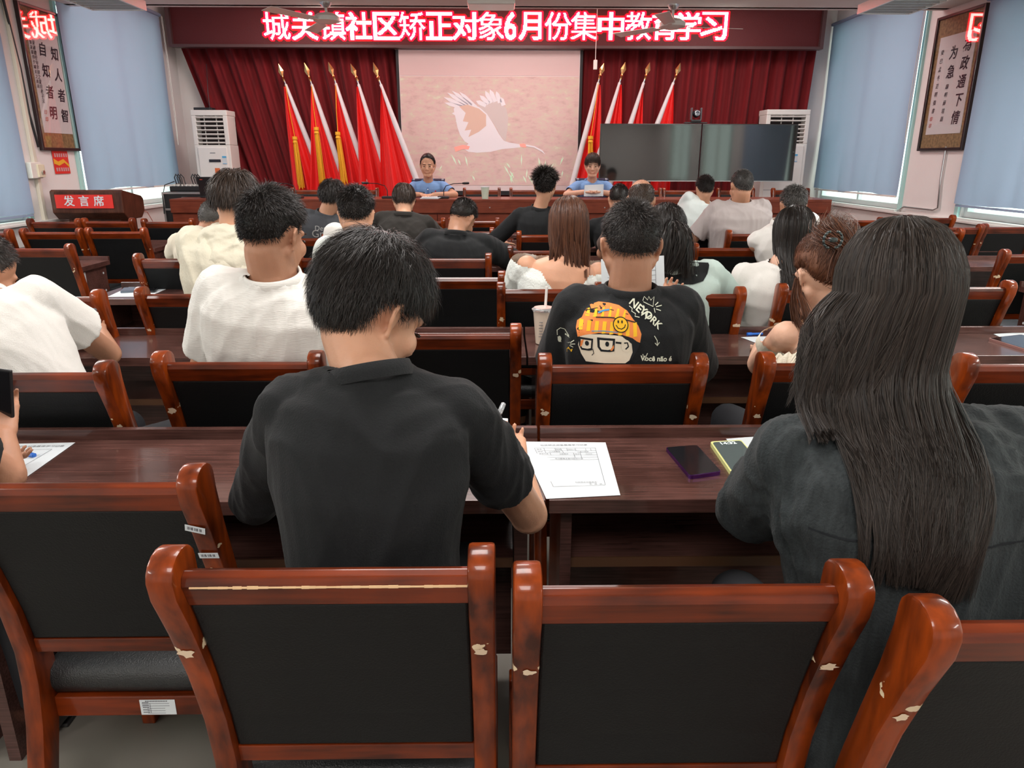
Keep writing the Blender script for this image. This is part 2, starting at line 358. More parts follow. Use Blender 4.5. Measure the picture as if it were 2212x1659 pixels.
# ------------------------------------------------------------------ LED banner
BY = 10.72
t = thing('led_banner', 'wide red LED banner board over the stage with glowing white characters', 'sign', (0.01, BY, 3.2))
zt, zb = 3.44, 2.985
xl, xr = P(362, 60, Y=BY).x, P(1778, 60, Y=BY).x
zb = P(1000, 104, Y=BY).z; zt = P(1000, 8, Y=BY).z
box('board', ((xl+xr)/2, .06, (zt+zb)/2-3.2), (xr-xl-.06, .08, zt-zb-.04), M['led_board'], t)
boxes('board_frame', [((xl+.015, .03, (zt+zb)/2-3.2), (.05, .13, zt-zb)), ((xr-.015, .03, (zt+zb)/2-3.2), (.05, .13, zt-zb)), (((xl+xr)/2, .03, zb-3.2+.015), (xr-xl-.08, .14, .035)), (((xl+xr)/2, .03, zt-3.2-.012), (xr-xl-.08, .13, .03))], M['led_frame'], t)
chars = '城关镇社区矫正对象6月份集中教育学习'
cxs = [597, 657, 717, 774, 834, 890, 948, 1005, 1061, 1102, 1145, 1206, 1262, 1320, 1379, 1437, 1486, 1543]
from mathutils import geometry
for ch, cx in zip(chars, cxs):
    me = text_mesh(ch, 1.0, ext=.0, off=.008 if ch in '区正对6月中育学习关社' else .003)
    co = np.empty(len(me.vertices)*3); me.vertices.foreach_get('co', co); co = co.reshape(-1, 3)
    bv = BVHTree.FromPolygons([Vector((a, b, 0)) for a, b, _ in co], [tuple(p.vertices) for p in me.polygons])
    G = 34; x0, x1 = co[:, 0].min(), co[:, 0].max(); y0, y1 = co[:, 1].min(), co[:, 1].max()
    wpx = 40 if ch == '6' else 57
    hpx = 60; pc = P(cx, 56, Y=BY); ph = P(cx, 56-hpx/2, Y=BY).z-P(cx, 56+hpx/2, Y=BY).z
    pw = P(cx+wpx/2, 56, Y=BY).x-P(cx-wpx/2, 56, Y=BY).x
    if ch == '6': pw *= .62
    if ch == '月': pw *= .86
    gx = max(6, int(G*pw/ph)); lit = set()
    for i in range(gx):
        for j in range(G):
            hit = bv.ray_cast(Vector((x0+(i+.5)/gx*(x1-x0), y0+(j+.5)/G*(y1-y0), 1)), Vector((0, 0, -1)))
            if hit[0] is not None: lit.add((i, j))
    # strokes one pixel wider sideways, as the lit diodes spread
    if ch in '区正对6月中学习关社': lit |= {(i+1, j) for i, j in lit if i < gx-1}
    bm = bmesh.new(); cw, chh = pw/gx, ph/G
    for i, j in lit:
        x = (i+.5)*cw-pw/2; z = (j+.5)*chh-ph/2
        v = [bm.verts.new((x+a*cw*.5, 0, z+b*chh*.5)) for a, b in ((-1, -1), (1, -1), (1, 1), (-1, 1))]
        bm.faces.new(v)
    bmesh.ops.remove_doubles(bm, verts=bm.verts[:], dist=1e-4)
    o = obj('led_character', bm, M['led_core'], t); o.location = (pc.x-.01, .012, pc.z-3.2)
    halo = {(i+a, j+b) for i, j in lit for a in (-2, -1, 0, 1, 2) for b in (-1, 0, 1)} - lit  # red glare round the strokes, painted as glowing cells on the board
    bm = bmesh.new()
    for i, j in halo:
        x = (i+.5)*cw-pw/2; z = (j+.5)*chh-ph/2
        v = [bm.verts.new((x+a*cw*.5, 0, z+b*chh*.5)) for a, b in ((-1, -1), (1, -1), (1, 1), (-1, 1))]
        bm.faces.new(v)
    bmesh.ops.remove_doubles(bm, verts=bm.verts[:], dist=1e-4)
    o2 = obj('painted_halo', bm, M['glow_red'], t); o2.location = (pc.x-.01, .014, pc.z-3.2)
    wide = {(i+a, j+b) for i, j in lit for a in range(-5, 6) for b in range(-4, 5) if a*a+b*b < 13 and -2 <= j+b < G+2} - lit - halo  # fainter outer glow of the letters, painted as dim emissive cells
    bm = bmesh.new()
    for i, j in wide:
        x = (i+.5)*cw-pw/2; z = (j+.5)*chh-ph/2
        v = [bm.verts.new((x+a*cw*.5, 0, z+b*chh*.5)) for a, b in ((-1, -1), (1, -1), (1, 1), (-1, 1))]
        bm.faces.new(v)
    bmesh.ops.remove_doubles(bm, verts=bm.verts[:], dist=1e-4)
    o3 = obj('painted_glow', bm, M['glow_dim'], t); o3.location = (pc.x-.01, .016, pc.z-3.2)

# ------------------------------------------------------------------ curtain
cl = thing('stage_curtain', 'dark red velvet curtain hanging behind the flags on the left of the stage', 'curtain', (0, 11.02, 0))
cr = thing('stage_curtain', 'dark red velvet curtain hanging behind the wide screens on the right of the stage', 'curtain', (0, 11.02, 0))
def curtain(x0t, x0b, x1t, x1b, par, seed):
    nu, nv = 320, 12; rnd = random.Random(seed); ph = [rnd.uniform(0, 6) for _ in range(8)]
    vs = []; fs = []
    for j in range(nv+1):
        v = j/nv; z = 3.1-(3.1-DAIS)*v
        a = x0t+(x0b-x0t)*v; b = x1t+(x1b-x1t)*v
        for i in range(nu+1):
            u = i/nu; x = a+(b-a)*u; q = (x1t-x0t)*u
            y = .045*math.sin(q*24+1.5*math.sin(q*3.1+ph[0]))+.025*math.sin(q*51+ph[1]+v)+.02*math.sin(q*9+ph[2])
            vs.append((x, y, z))
    for j in range(nv):
        for i in range(nu):
            k = j*(nu+1)+i; fs.append((k, k+1, k+nu+2, k+nu+1))
    me = bpy.data.meshes.new('drape'); me.from_pydata(vs, [], fs); me.polygons.foreach_set('use_smooth', [True]*len(fs))
    link('drape', me, M['curtain'], par)
    tube('curtain_rail', [(x0t, 0, 3.12), (x1t, 0, 3.12)], .015, M['metal'], par)
zt_ = 3.05
curtain(P(383, 105, Y=11).x, P(560, 500, Y=11).x, -.4, -.4, cl, 1)
curtain(-.38, -.38, P(1764, 105, Y=11).x, P(1700, 500, Y=11).x, cr, 2)

# ------------------------------------------------------------------ projection screen with its picture
SY = 10.84
a, b, c, d = P(857, 107, Y=SY), P(1257, 108, Y=SY), P(866, 412, Y=SY), P(1252, 414, Y=SY)
t = thing('projection_screen', 'white projection screen showing a white bird in flight, black side edges', 'screen', ((a.x+b.x)/2, SY, 1.0))
W_ = b.x-a.x; zt, zb = a.z-1, c.z-1
sm = bpy.data.materials.new('projected_picture'); sm.use_nodes = True; N, Lk = nodes(sm); pb = N['Principled BSDF']; pb.inputs['Roughness'].default_value = .9
tc = N.new('ShaderNodeTexCoord'); n1 = N.new('ShaderNodeTexNoise'); n1.inputs['Scale'].default_value = 6; n1.inputs['Detail'].default_value = 9; n1.inputs['Roughness'].default_value = .65
mp = N.new('ShaderNodeMapping'); mp.inputs['Scale'].default_value = (1, 1, 2.2); Lk.new(tc.outputs['Object'], mp.inputs[0]); Lk.new(mp.outputs[0], n1.inputs['Vector'])
rp = N.new('ShaderNodeValToRGB'); e = rp.color_ramp.elements
e[0].position = .30; e[0].color = (.50, .33, .30, 1); e[1].position = .72; e[1].color = (.62, .60, .46, 1)
k = e.new(.48); k.color = (.60, .41, .38, 1); k = e.new(.6); k.color = (.58, .46, .38, 1)
Lk.new(n1.outputs['Fac'], rp.inputs[0]); Lk.new(rp.outputs[0], pb.inputs['Base Color'])
pb.inputs['Emission Strength'].default_value = .24; Lk.new(rp.outputs[0], pb.inputs['Emission Color'])
M['pic'] = sm
M['screen'] = mat('matte_screen_white', (.80, .68, .67), rough=.9)
M['screen_band'] = mat('projected_blank_band', (.62, .44, .42), rough=.9, emit=(.85, .55, .52), estr=.15)
box('surface', (0, .004, (zt+zb)/2), (W_-.04, .008, zt-zb), M['screen'], t)
boxes('side_edge', [((-W_/2, .004, (zt+zb)/2), (.035, .012, zt-zb)), ((W_/2, .004, (zt+zb)/2), (.035, .012, zt-zb))], M['dark'], t)
box('bottom_bar', (0, 0, zb-.03), (W_+.04, .04, .06), M['dark'], t)
for sx in (-1, 1): tube('hanger', [(sx*W_*.4, 0, zt+.09), (sx*W_*.4, 0, ZS-1.0-.002)], .006, M['metal'], t, n=6)
box('roller_case', (0, 0, zt+.05), (W_+.06, .09, .09), M['plastic'], t)
ptop = P(1057, 165, Y=SY).z-1; pbot = P(1057, 400, Y=SY).z-1
box('blank_band', (0, -.002, (zt+ptop)/2), (W_-.06, .004, zt-ptop-.02), M['screen_band'], t)
box('picture', (0, -.002, (ptop+pbot)/2), (W_-.06, .004, ptop-pbot), M['pic'], t)
def flat(name, pts, m, lift, par=t):
    """outline in target pixels on the screen plane"""
    q = [P(x, y, Y=SY) for x, y in pts]
    poly = [(v.x-t.location.x, v.z-1.0) for v in q]
    return prism(name, poly, .003, m, par, axis='y', c=-.0045-lift)
M['bird'] = mat('bird_white', (.72, .66, .68), rough=.9, emit=(.9, .78, .80), estr=.16)
M['bird_or'] = mat('bird_orange', (.66, .44, .36), rough=.9, emit=(.9, .6, .45), estr=.12)
M['bird_red'] = mat('bird_red', (.75, .32, .26), rough=.9, emit=(.9, .3, .25), estr=.35)
M['bird_sh'] = mat('bird_shade', (.60, .50, .48), rough=.9, emit=(.75, .55, .5), estr=.12)
flat('body', [(1003, 322), (1012, 310), (1030, 302), (1055, 296), (1078, 300), (1100, 308), (1125, 312), (1128, 318), (1110, 320), (1085, 322), (1060, 328), (1030, 330), (1012, 328)], M['bird'], 0)
flat('near_wing', [(1090, 306), (1078, 290), (1066, 268), (1052, 246), (1036, 232), (1018, 224), (1000, 222), (985, 226), (980, 236), (984, 255), (988, 275), (994, 292), (1004, 306), (1015, 312), (1040, 300), (1065, 300)], M['bird'], .001)
flat('wing_patch', [(1050, 248), (1035, 235), (1010, 226), (992, 230), (1006, 244), (1000, 262), (1012, 264), (1004, 282), (1018, 280), (1012, 296), (1034, 285), (1050, 272)], M['bird_or'], .0025)
flat('far_wing', [(1092, 306), (1096, 280), (1098, 255), (1094, 235), (1082, 222), (1064, 216), (1044, 218), (1034, 226), (1040, 238), (1056, 252), (1070, 272), (1080, 292)], M['bird_sh'], .0005)
for i, (x0, y0, x1, y1) in enumerate([(960, 222, 1000, 232), (958, 210, 1005, 230), (966, 200, 1010, 228), (976, 196, 1018, 228), (992, 198, 1028, 232), (976, 245, 1000, 246), (984, 262, 1004, 262), (990, 280, 1008, 278)]):
    dx, dy = x1-x0, y1-y0; L_ = math.hypot(dx, dy); nx, ny = -dy/L_*4, dx/L_*4
    flat('feather', [(x0, y0), (x0+dx*.3+nx, y0+dy*.3+ny), (x1+nx, y1+ny), (x1-nx, y1-ny), (x0+dx*.3-nx, y0+dy*.3-ny)], M['bird'], .002)
for i, (x0, y0, x1, y1) in enumerate([(1028, 218, 1050, 228), (1036, 206, 1056, 224), (1048, 196, 1062, 222), (1058, 193, 1070, 220), (1072, 197, 1080, 222), (1082, 210, 1088, 228)]):
    dx, dy = x1-x0, y1-y0; L_ = math.hypot(dx, dy); nx, ny = -dy/L_*4.5, dx/L_*4.5
    flat('feather', [(x0, y0), (x0+dx*.3+nx, y0+dy*.3+ny), (x1+nx, y1+ny), (x1-nx, y1-ny), (x0+dx*.3-nx, y0+dy*.3-ny)], M['bird'], .0015)
flat('legs', [(981, 318), (1000, 313), (1015, 316), (1012, 323), (1000, 322), (984, 328)], M['bird_red'], .002)
flat('face', [(1122, 311), (1132, 310), (1140, 315), (1134, 319), (1124, 317)], M['bird_red'], .002)
M['grass'] = mat('picture_grass', (.52, .60, .46), rough=.9, emit=(.6, .75, .55), estr=.38)
rr = random.Random(9)
for k in range(26):
    x = rr.choice((rr.uniform(1095, 1250), rr.uniform(870, 1250))); y = rr.uniform(352, 398); l_ = rr.uniform(10, 26); dx = rr.uniform(-12, 12)
    flat('grass_blade', [(x, y), (x+dx*.5+1.6, y-l_*.6), (x+dx, y-l_), (x+dx*.5-1.6, y-l_*.5)], M['grass'], .0006)
flat('bill', [(1136, 312), (1155, 316), (1172, 325), (1178, 334), (1170, 328), (1154, 319), (1136, 316)], M['bird'], .0025)

# ------------------------------------------------------------------ ceiling fans, projector, switch, lamps
def fan(px, py_top, hub, ang0, label):
    top = P(px, py_top, z=ZC); top.y -= .0
    hz = P(hub[0], hub[1], Y=top.y).z
    t = thing('ceiling_fan', label, 'ceiling fan', (top.x, top.y, ZC))
    tube('mount', [(0, 0, 0), (0, 0, -.02), (0, 0, -.05)], [.06, .055, .03], M['metal'], t)
    tube('rod', [(0, 0, -.03), (0, 0, hz-ZC+.06)], .014, M['plastic'], t)
    tube('motor_housing', [(0, 0, hz-ZC+.075), (0, 0, hz-ZC+.06), (0, 0, hz-ZC+.03), (0, 0, hz-ZC-.01), (0, 0, hz-ZC-.03)], [.03, .09, .135, .135, .07], M['plastic'], t, n=24)
    for k in range(3):
        a = ang0+k*2*PI/3; ca, sa = math.cos(a), math.sin(a)
        bm = bmesh.new(); 
        for r0, r1, w0, w1 in ((.10, .22, .03, .05), (.2, .76, .11, .14)):
            vs = []
            for s_, zz in ((-1, .0), (1, .02)):
                for rr, ww in ((r0, w0), (r1, w1)):
                    vs.append((rr*ca-s_*ww/2*sa, rr*sa+s_*ww/2*ca, hz-ZC-.012+zz*(ww/.12)))
            q = [bm.verts.new(v) for v in (vs[0], vs[1], vs[3], vs[2])]; q2 = [bm.verts.new((v.co.x, v.co.y, v.co.z-.006)) for v in q]
            bm.faces.new(q); bm.faces.new(q2[::-1])
            for i in range(4): bm.faces.new((q[i], q2[i], q2[(i+1) % 4], q[(i+1) % 4]))
        obj('blade', bm, M['plastic'], t)
fan(703, 5, (703, 44), math.radians(-4), 'white three-blade ceiling fan in front of the left part of the banner')
fan(1455, 10, (1455, 56), math.radians(10), 'white three-blade ceiling fan in front of the right part of the banner')
t = thing('projector', 'white projector hanging from the ceiling above the middle of the screen', 'projector', (-.077, 7.87, ZC))
box('case', (0, 0, -.06), (.46, .34, .10), M['plastic'], t, bev=.02)
box('ceiling_mount', (0, 0, -.006), (.12, .12, .012), M['metal'], t)
tube('lens', [(.1, .16, -.06), (.1, .2, -.06)], .035, M['dark'], t)
q = P(1287, 108, Y=10.4)
t = thing('hanging_switch', 'small white pull switch hanging beside the screen top right', 'switch', (q.x, 10.4, P(1287, 140, Y=10.4).z))
tube('cord', [(0, 0, .04), (.0, 0, .10), (.004, 0, ZS-t.location.z)], .004, M['plastic'], t, n=6)
box('switch_body', (0, 0, 0), (.05, .035, .12), M['plastic'], t, bev=.008)
M['slat'] = mat('lamp_slat', (.75, .75, .75), rough=.2, metal=.6)
def lamp(loc, label, idx):
    t = thing('grille_lamp', label, 'ceiling lamp', loc)
    boxes('housing', [((-.24, 0, 0), (.02, 1.24, .07)), ((.24, 0, 0), (.02, 1.24, .07)), ((0, -.61, 0), (.46, .02, .07)), ((0, .61, 0), (.46, .02, .07)), ((0, 0, .04), (.5, 1.24, .012))], M['plastic'], t)
    lit_ = idx < 8
    if not lit_: box('reflector', (0, 0, .03), (.45, 1.18, .004), M['dark'], t)
    for k in range(3):
        tube('lamp_tube', [(-.14+.14*k, -.58, .01), (-.14+.14*k, .58, .01)], .013, M['tube'] if lit_ else M['plastic'], t, n=8)
    for k in range(11):
        box('slat', (0, -.55+.11*k, -.02), (.46, .006, .03), M['slat'], t)
    for s_ in (-1, 1):
        tube('rod', [(0, s_*.5, .04), (0, s_*.5, ZC-loc[2]-.003)], .006, M['metal'], t, n=6)
M['tube'] = mat('lit_tube', (1, 1, 1), emit=(1, .97, .93), estr=9)
for k, (lx, ly) in enumerate(LAMPS):
    lamp((lx, ly+.05, 2.83), ['grille lamp by the rear left corner of the ceiling', 'grille lamp by the rear right corner of the ceiling', 'grille lamp above the left aisle beside the viewer', 'grille lamp above the right aisle beside the viewer', 'grille lamp above the middle rows on the left', 'grille lamp above the middle rows on the right', 'lit grille lamp above the fourth row on the left', 'lit grille lamp above the fourth row on the right', 'grille lamp at the top edge near the left framed scroll, glowing red at its end', 'grille lamp at the top edge near the right framed scroll, glowing red at its end'][k], k)

# ------------------------------------------------------------------ framed calligraphy
def scroll(X, sg, y0, y1, zb, zt, label, cols, small):
    # tilt out a little at the top
    t = thing('framed_scroll', label, 'framed calligraphy', (X-sg*.02, (y0+y1)/2, zb))
    W_, H_ = y1-y0, zt-zb
    boxes('frame', [((0, -W_/2+.015, H_/2), (.04, .03, H_)), ((0, W_/2-.015, H_/2), (.04, .03, H_)), ((0, 0, .015), (.04, W_-.06, .03)), ((0, 0, H_-.015), (.04, W_-.06, .03))], M['frame'], t, bev=.005)
    box('silk_mount', (sg*.008, 0, H_/2), (.01, W_-.05, H_-.05), M['silk'], t)
    pw, pz0, pz1 = W_-.20, .17, H_-.21
    box('paper', (sg*.001, 0, (pz0+pz1)/2), (.006, pw, pz1-pz0), M['scroll'], t)
    box('glass', (-sg*.012, 0, H_/2), (.003, W_-.05, H_-.05), M['pglass'], t)
    # text reads from inside the room: screen right is -Y on the left wall... +Y is right on the left wall
    rx = (0, 1, 0) if sg < 0 else (0, -1, 0)
    for cx_, zs, size, chs in cols:
        for i, ch in enumerate(chs):
            z = pz1-(zs+i*size[1])*(pz1-pz0)
            c_ = (-sg*.004, cx_*pw*(1 if sg < 0 else -1), z)
            text('written_character', ch, size[0], basis(c_, rx, (0, .12, 1) if sg < 0 else (0, -.12, 1)), M['black_ink'], t, ext=.0006, off=.002, shear=.15)
    for cx_, zs, size, chs, mm in small:
        bm = bmesh.new()
        for i, ch in enumerate(chs):
            z = pz1-(zs+i*size[1])*(pz1-pz0)
            me = text_mesh(ch, size[0], ext=.0005, shear=.2)
            me.transform(basis((-sg*.004, cx_*pw*(1 if sg < 0 else -1), z), rx, (0, 0, 1))); bm.from_mesh(me)
        obj('small_writing', bm, M[mm], t)
scroll(XL, -1, 7.62, 8.32, 1.57, 2.91, 'framed vertical calligraphy scroll on the left wall, brown mount, dark frame',
       [(.30, .21, (.135, .205), '知人者智'), (-.10, .19, (.135, .205), '自知者明')],
       [(-.36, .14, (.045, .046), '录道德经句辛卯之夏月老子云', 'black_ink'), (-.45, .14, (.040, .046), '张友谊书于城关之南岸', 'black_ink'), (-.36, .80, (.05, .07), '印印', 'seal')])
scroll(XR, 1, 7.72, 8.55, 1.59, 2.95, 'framed vertical calligraphy scroll on the right wall, brown mount, dark frame',
       [(.30, .14, (.14, .178), '為政通下情'), (-.05, .19, (.14, .19), '为急')],
       [(-.08, .52, (.055, .082), '錄明薛瑄語', 'black_ink'), (-.38, .16, (.055, .085), '癸巳孟冬范明强書', 'black_ink'), (-.40, .84, (.05, .07), '印印', 'seal')])
# ------------------------------------------------------------------ flags
FLN = [0]
def flag(tip, sl_top, sl_end, inner, mirror, tass, label):
    Y = 10.74-.115*FLN[0] if not mirror else 10.50+.03*(FLN[0]-5); FLN[0] += 1
    T = P(*tip, Y=Y); A = P(*sl_top, Y=Y); B = P(*sl_end, Y=Y)
    t = thing('flag_on_pole', label, 'flag', (A.x, Y, DAIS), group='red flags beside the projection screen')
    L = lambda v, dy=0: Vector((v.x-A.x, dy, v.z-DAIS))
    a, b = L(A), L(B); d = (b-a).normalized(); bot = a+d*((a.z-.02)/-d.z)
    tube('pole', [a-d*.10, bot], .011, M['metal'], t, n=8)
    tp = L(T); ax = (tp-(a-d*.1)).normalized(); _, u, v = frame_of(ax)
    # spear head: faceted, four sided, on a ringed collar
    hl = (tp-(a-d*.1)).length; s0 = a-d*.1
    bm = bmesh.new()
    def ring(r, k, n=4, r2=None): 
        c_ = s0+ax*(hl*k)
        return [bm.verts.new(c_+u*(math.cos(2*PI*i/n)*r)+v*(math.sin(2*PI*i/n)*(r2 or r))) for i in range(n)]
    R = [ring(.012, .10), ring(.036, .45, r2=.016), ]
    tipv = bm.verts.new(tp)
    for i in range(4):
        bm.faces.new((R[0][i], R[0][(i+1) % 4], R[1][(i+1) % 4], R[1][i])); bm.faces.new((R[1][i], R[1][(i+1) % 4], tipv))
    bm.faces.new(R[0][::-1]); bmesh.ops.recalc_face_normals(bm, faces=bm.faces[:])
    obj('spear_head', bm, M['gold'], t)
    tube('collar', [s0-ax*.05, s0-ax*.01, s0, s0+ax*.015, s0+ax*.03], [.012, .013, .024, .013, .017], M['gold'], t)
    # white sleeve round the pole
    sl = 1.15
    fo = Vector((0, -.03, 0)); tube('flag_sleeve', [a-d*.01, a+d*.5+fo, a+d*sl+fo, a+d*1.9+fo], [.018, .034, .040, .042], M['sleeve'], t, n=10)
    # draped cloth between a near-vertical hem and the slanting sleeve
    sgn = 1 if mirror else -1
    nu, nv = 44, 26; zt, zb = a.z-.02, .42; vs = []; fs = []; rnd = random.Random(tip[0]); p1, p2 = rnd.uniform(0, 6), rnd.uniform(0, 6)
    for j in range(nv+1):
        q = j/nv; z = zt+(zb-zt)*q
        xp = a.x+d.x*((z-a.z)/d.z)
        xe = sgn*(.015+inner*q**.75+.02*math.sin(3*q+p1))
        for i in range(nu+1):
            u_ = i/nu; x = xe+(xp-xe)*u_
            amp = .012+.05*q
            y = -.01+amp*math.sin(u_*(15+3*math.sin(p1))+p1+q*1.3)*(1-u_**6)+amp*.5*math.sin(u_*31+p2)*(1-u_**6)
            vs.append((x, y, z+.03*u_*q))
    for j in range(nv):
        for i in range(nu):
            k = j*(nu+1)+i; fs.append((k, k+1, k+nu+2, k+nu+1))
    me = bpy.data.meshes.new('flag_cloth'); me.from_pydata(vs, [], fs); me.polygons.foreach_set('use_smooth', [True]*len(fs))
    link('flag_cloth', me, M['red_cloth'], t)
    if tass:
        k0, k1, kx = tass
        c0 = L(P(kx, k0, Y=Y), -.10); c1 = L(P(kx+(14 if not mirror else 0), k1, Y=Y), -.12)
        bm = bmesh.new(); add_tube(bm, [L(A, -.02), (L(A, -.04)+c0)/2+Vector((0, -.02, 0)), c0], .004, 5)
        obj('tassel_cord', bm, M['tassel'], t)
        bm = bmesh.new(); add_tube(bm, [c0+Vector((0, 0, .01)), c0-Vector((0, 0, .03)), c0-Vector((0, 0, .035)), c0-Vector((0, 0, .07))], [.034, .036, .026, .036], 12)
        for i in range(26):
            an = rnd.uniform(0, 2*PI); r_ = .03*math.sqrt(rnd.random()); o_ = Vector((r_*math.cos(an), r_*math.sin(an), 0))
            add_tube(bm, [c0+o_-Vector((0, 0, .06)), (c0+c1)/2+o_*1.3, c1+o_*rnd.uniform(.6, 2.0)+Vector((0, 0, rnd.uniform(-.03, .05)))], .0055, 4)
        obj('tassel', bm, M['tassel'], t)
FL = [((601, 137), (618, 184), (666, 305), .02, 0, (297, 405, 641), 'leftmost red flag on a leaning pole with a gold spear head and yellow tassel'),
      ((657, 135), (674, 184), (720, 318), .13, 0, (277, 395, 687), 'second red flag from the left, leaning, with a double yellow tassel'),
      ((709, 133), (726, 182), (767, 305), .06, 0, (287, 397, 733), 'third red flag from the left with a frayed yellow tassel'),
      ((757, 137), (775, 184), (818, 318), .10, 0, None, 'fourth red flag from the left, no tassel in front'),
      ((806, 134), (823, 184), (895, 375), .04, 0, None, 'fifth red flag, beside the left edge of the projection screen'),
      ((1305, 136), (1292, 180), (1260, 305), .08, 1, (296, 390, 1274), 'red flag just right of the screen with a yellow tassel'),
      ((1351, 133), (1338, 180), (1312, 265), .07, 1, None, 'second red flag to the right of the screen, above the wide display'),
      ((1404, 134), (1390, 180), (1362, 265), .03, 1, None, 'third red flag to the right of the screen, above the wide display'),
      ((1470, 135), (1454, 180), (1420, 265), .02, 1, None, 'rightmost red flag, left of the camera on the display')]
for f_ in FL: flag(*f_)
# yellow tassel seen between fourth and fifth flags belongs to the fifth
# ------------------------------------------------------------------ display wall: two screens on a stand, camera on top
TY = 10.0
a, b, c = P(1297, 267, Y=TY), P(1507, 392, Y=TY), P(1724, 266, Y=TY)
def tv(x0, x1, label):
    t = thing('flat_screen', label, 'screen', ((x0+x1)/2, TY, DAIS))
    W_, z0, z1 = x1-x0, b.z-DAIS, a.z-DAIS
    box('panel', (0, .0, (z0+z1)/2), (W_, .05, z1-z0), M['tv_bezel'], t, bev=.006)
    box('display', (0, -.0262, (z0+z1)/2), (W_-.024, .003, z1-z0-.03), M['tv'], t)
    box('lower_trim', (0, -.028, z0+.006), (W_-.01, .006, .008), M['metal'], t)
    box('stand_column', (0, .10, z0/2+.15), (.10, .05, z0+.3), M['dark'], t)
    box('stand_base', (0, .0, .025), (.8, .5, .05), M['dark'], t, bev=.01)
    return t
tv(a.x, (b.x)-.004, 'large black flat screen, the left one of the pair on the right of the stage')
tv(b.x+.004, c.x, 'large black flat screen, the right one of the pair, in front of the air conditioner')
t = thing('conference_camera', 'small black conference camera on top of the paired screens', 'camera', (P(1504, 240, Y=TY).x, TY, a.z))
box('mount_bar', (0, 0, .012), (.30, .06, .014), M['dark'], t, bev=.003)
box('base', (0, 0, .035), (.13, .08, .03), M['dark'], t, bev=.006)
boxes('yoke', [((-.062, 0, .12), (.018, .06, .15)), ((.062, 0, .12), (.018, .06, .15))], mat('grey_camera', (.09, .09, .10), rough=.4), t, bev=.005)
bm = bmesh.new(); add_ell(bm, (0, 0, .125), (.05, .055, .05)); obj('camera_head', bm, M['dark'], t, smooth=True)
tube('lens', [(0, -.04, .125), (0, -.07, .125), (0, -.072, .125), (0, -.06, .125)], [.036, .036, .028, .02], mat('lens_glass', (.02, .02, .05), rough=.1, coat=1), t, n=20)

# ------------------------------------------------------------------ cabinet air conditioners
def ac(x0, y0, label, W_=.475, H_=1.86):
    t = thing('cabinet_air_conditioner', label, 'air conditioner', (x0+W_/2, y0, DAIS))
    D_ = .33
    # body hollow at the louvre
    z0, z1 = H_-.44, H_-.07
    boxes('body', [((0, D_/2, z0/2), (W_, D_, z0)), ((0, D_/2, H_-.035), (W_, D_, .07)), ((0, D_-.02, (z0+z1)/2), (W_, .04, z1-z0)), ((-W_/2+.03, D_/2, (z0+z1)/2), (.06, D_, z1-z0)), ((W_/2-.03, D_/2, (z0+z1)/2), (.06, D_, z1-z0))], M['plastic'], t, bev=.008)
    box('outlet_back', (0, .16, (z0+z1)/2), (W_-.12, .02, z1-z0), M['vent'], t)
    for k in range(7):
        box('louvre', (0, .012, z0+.03+k*.053), (W_-.12, .035, .012), M['plastic'], t, rot=Matrix.Rotation(-.35, 3, 'X'), bev=.002)
    for x_ in (-.08, .08): box('louvre_bar', (x_, .04, (z0+z1)/2), (.008, .02, z1-z0), M['plastic'], t)
    box('front_panel', (0, -.006, z0/2+.02), (W_-.09, .014, z0-.10), M['white'], t, bev=.004)
    box('display_strip', (.02, -.016, z0-.20), (.155, .006, .035), mat('dark_display', (.02, .02, .03), rough=.2), t)
    box('energy_label', (.15, -.016, z0-.19), (.055, .003, .10), M['paper'], t)
    boxes('label_print', [((.15, -.0185, z0-.152), (.055, .002, .024)), ((.15, -.0185, z0-.238), (.055, .002, .006))], M['blue_ink'], t)
    box('maker_mark', (.0, -.0145, z0-.10), (.07, .002, .008), M['ink'], t)
    box('orange_sticker', (.04, -.015, z0-.33), (.065, .003, .07), M['orange'], t)
    box('lower_seam', (0, -.0135, z0-.62), (W_-.09, .002, .004), M['ink'], t)
    return t
p = P(410, 234, Y=10.3)
t = ac(p.x, 10.3, 'white cabinet air conditioner left of the curtain, grey box lying on top')
t2 = ac(P(1661, 236, Y=10.5).x-.02, 10.5, 'white cabinet air conditioner half hidden behind the right screen', W_=.60, H_=1.90)
q = P(430, 231, Y=10.4)
t = thing('router_box', 'small dark router with a loose cable on the left air conditioner', 'router', (q.x+.05, 10.45, DAIS+1.86))
box('case', (0, 0, .02), (.24, .14, .035), M['dark'], t, bev=.005)
tube('cable', [(.05, -.07, .02), (.08, -.13, -.01), (.13, -.145, -.10), (.16, -.14, -.07), (.10, -.08, .01), (.08, -.02, .25), (.02, .2, .6)], .004, M['dark'], t, n=6)

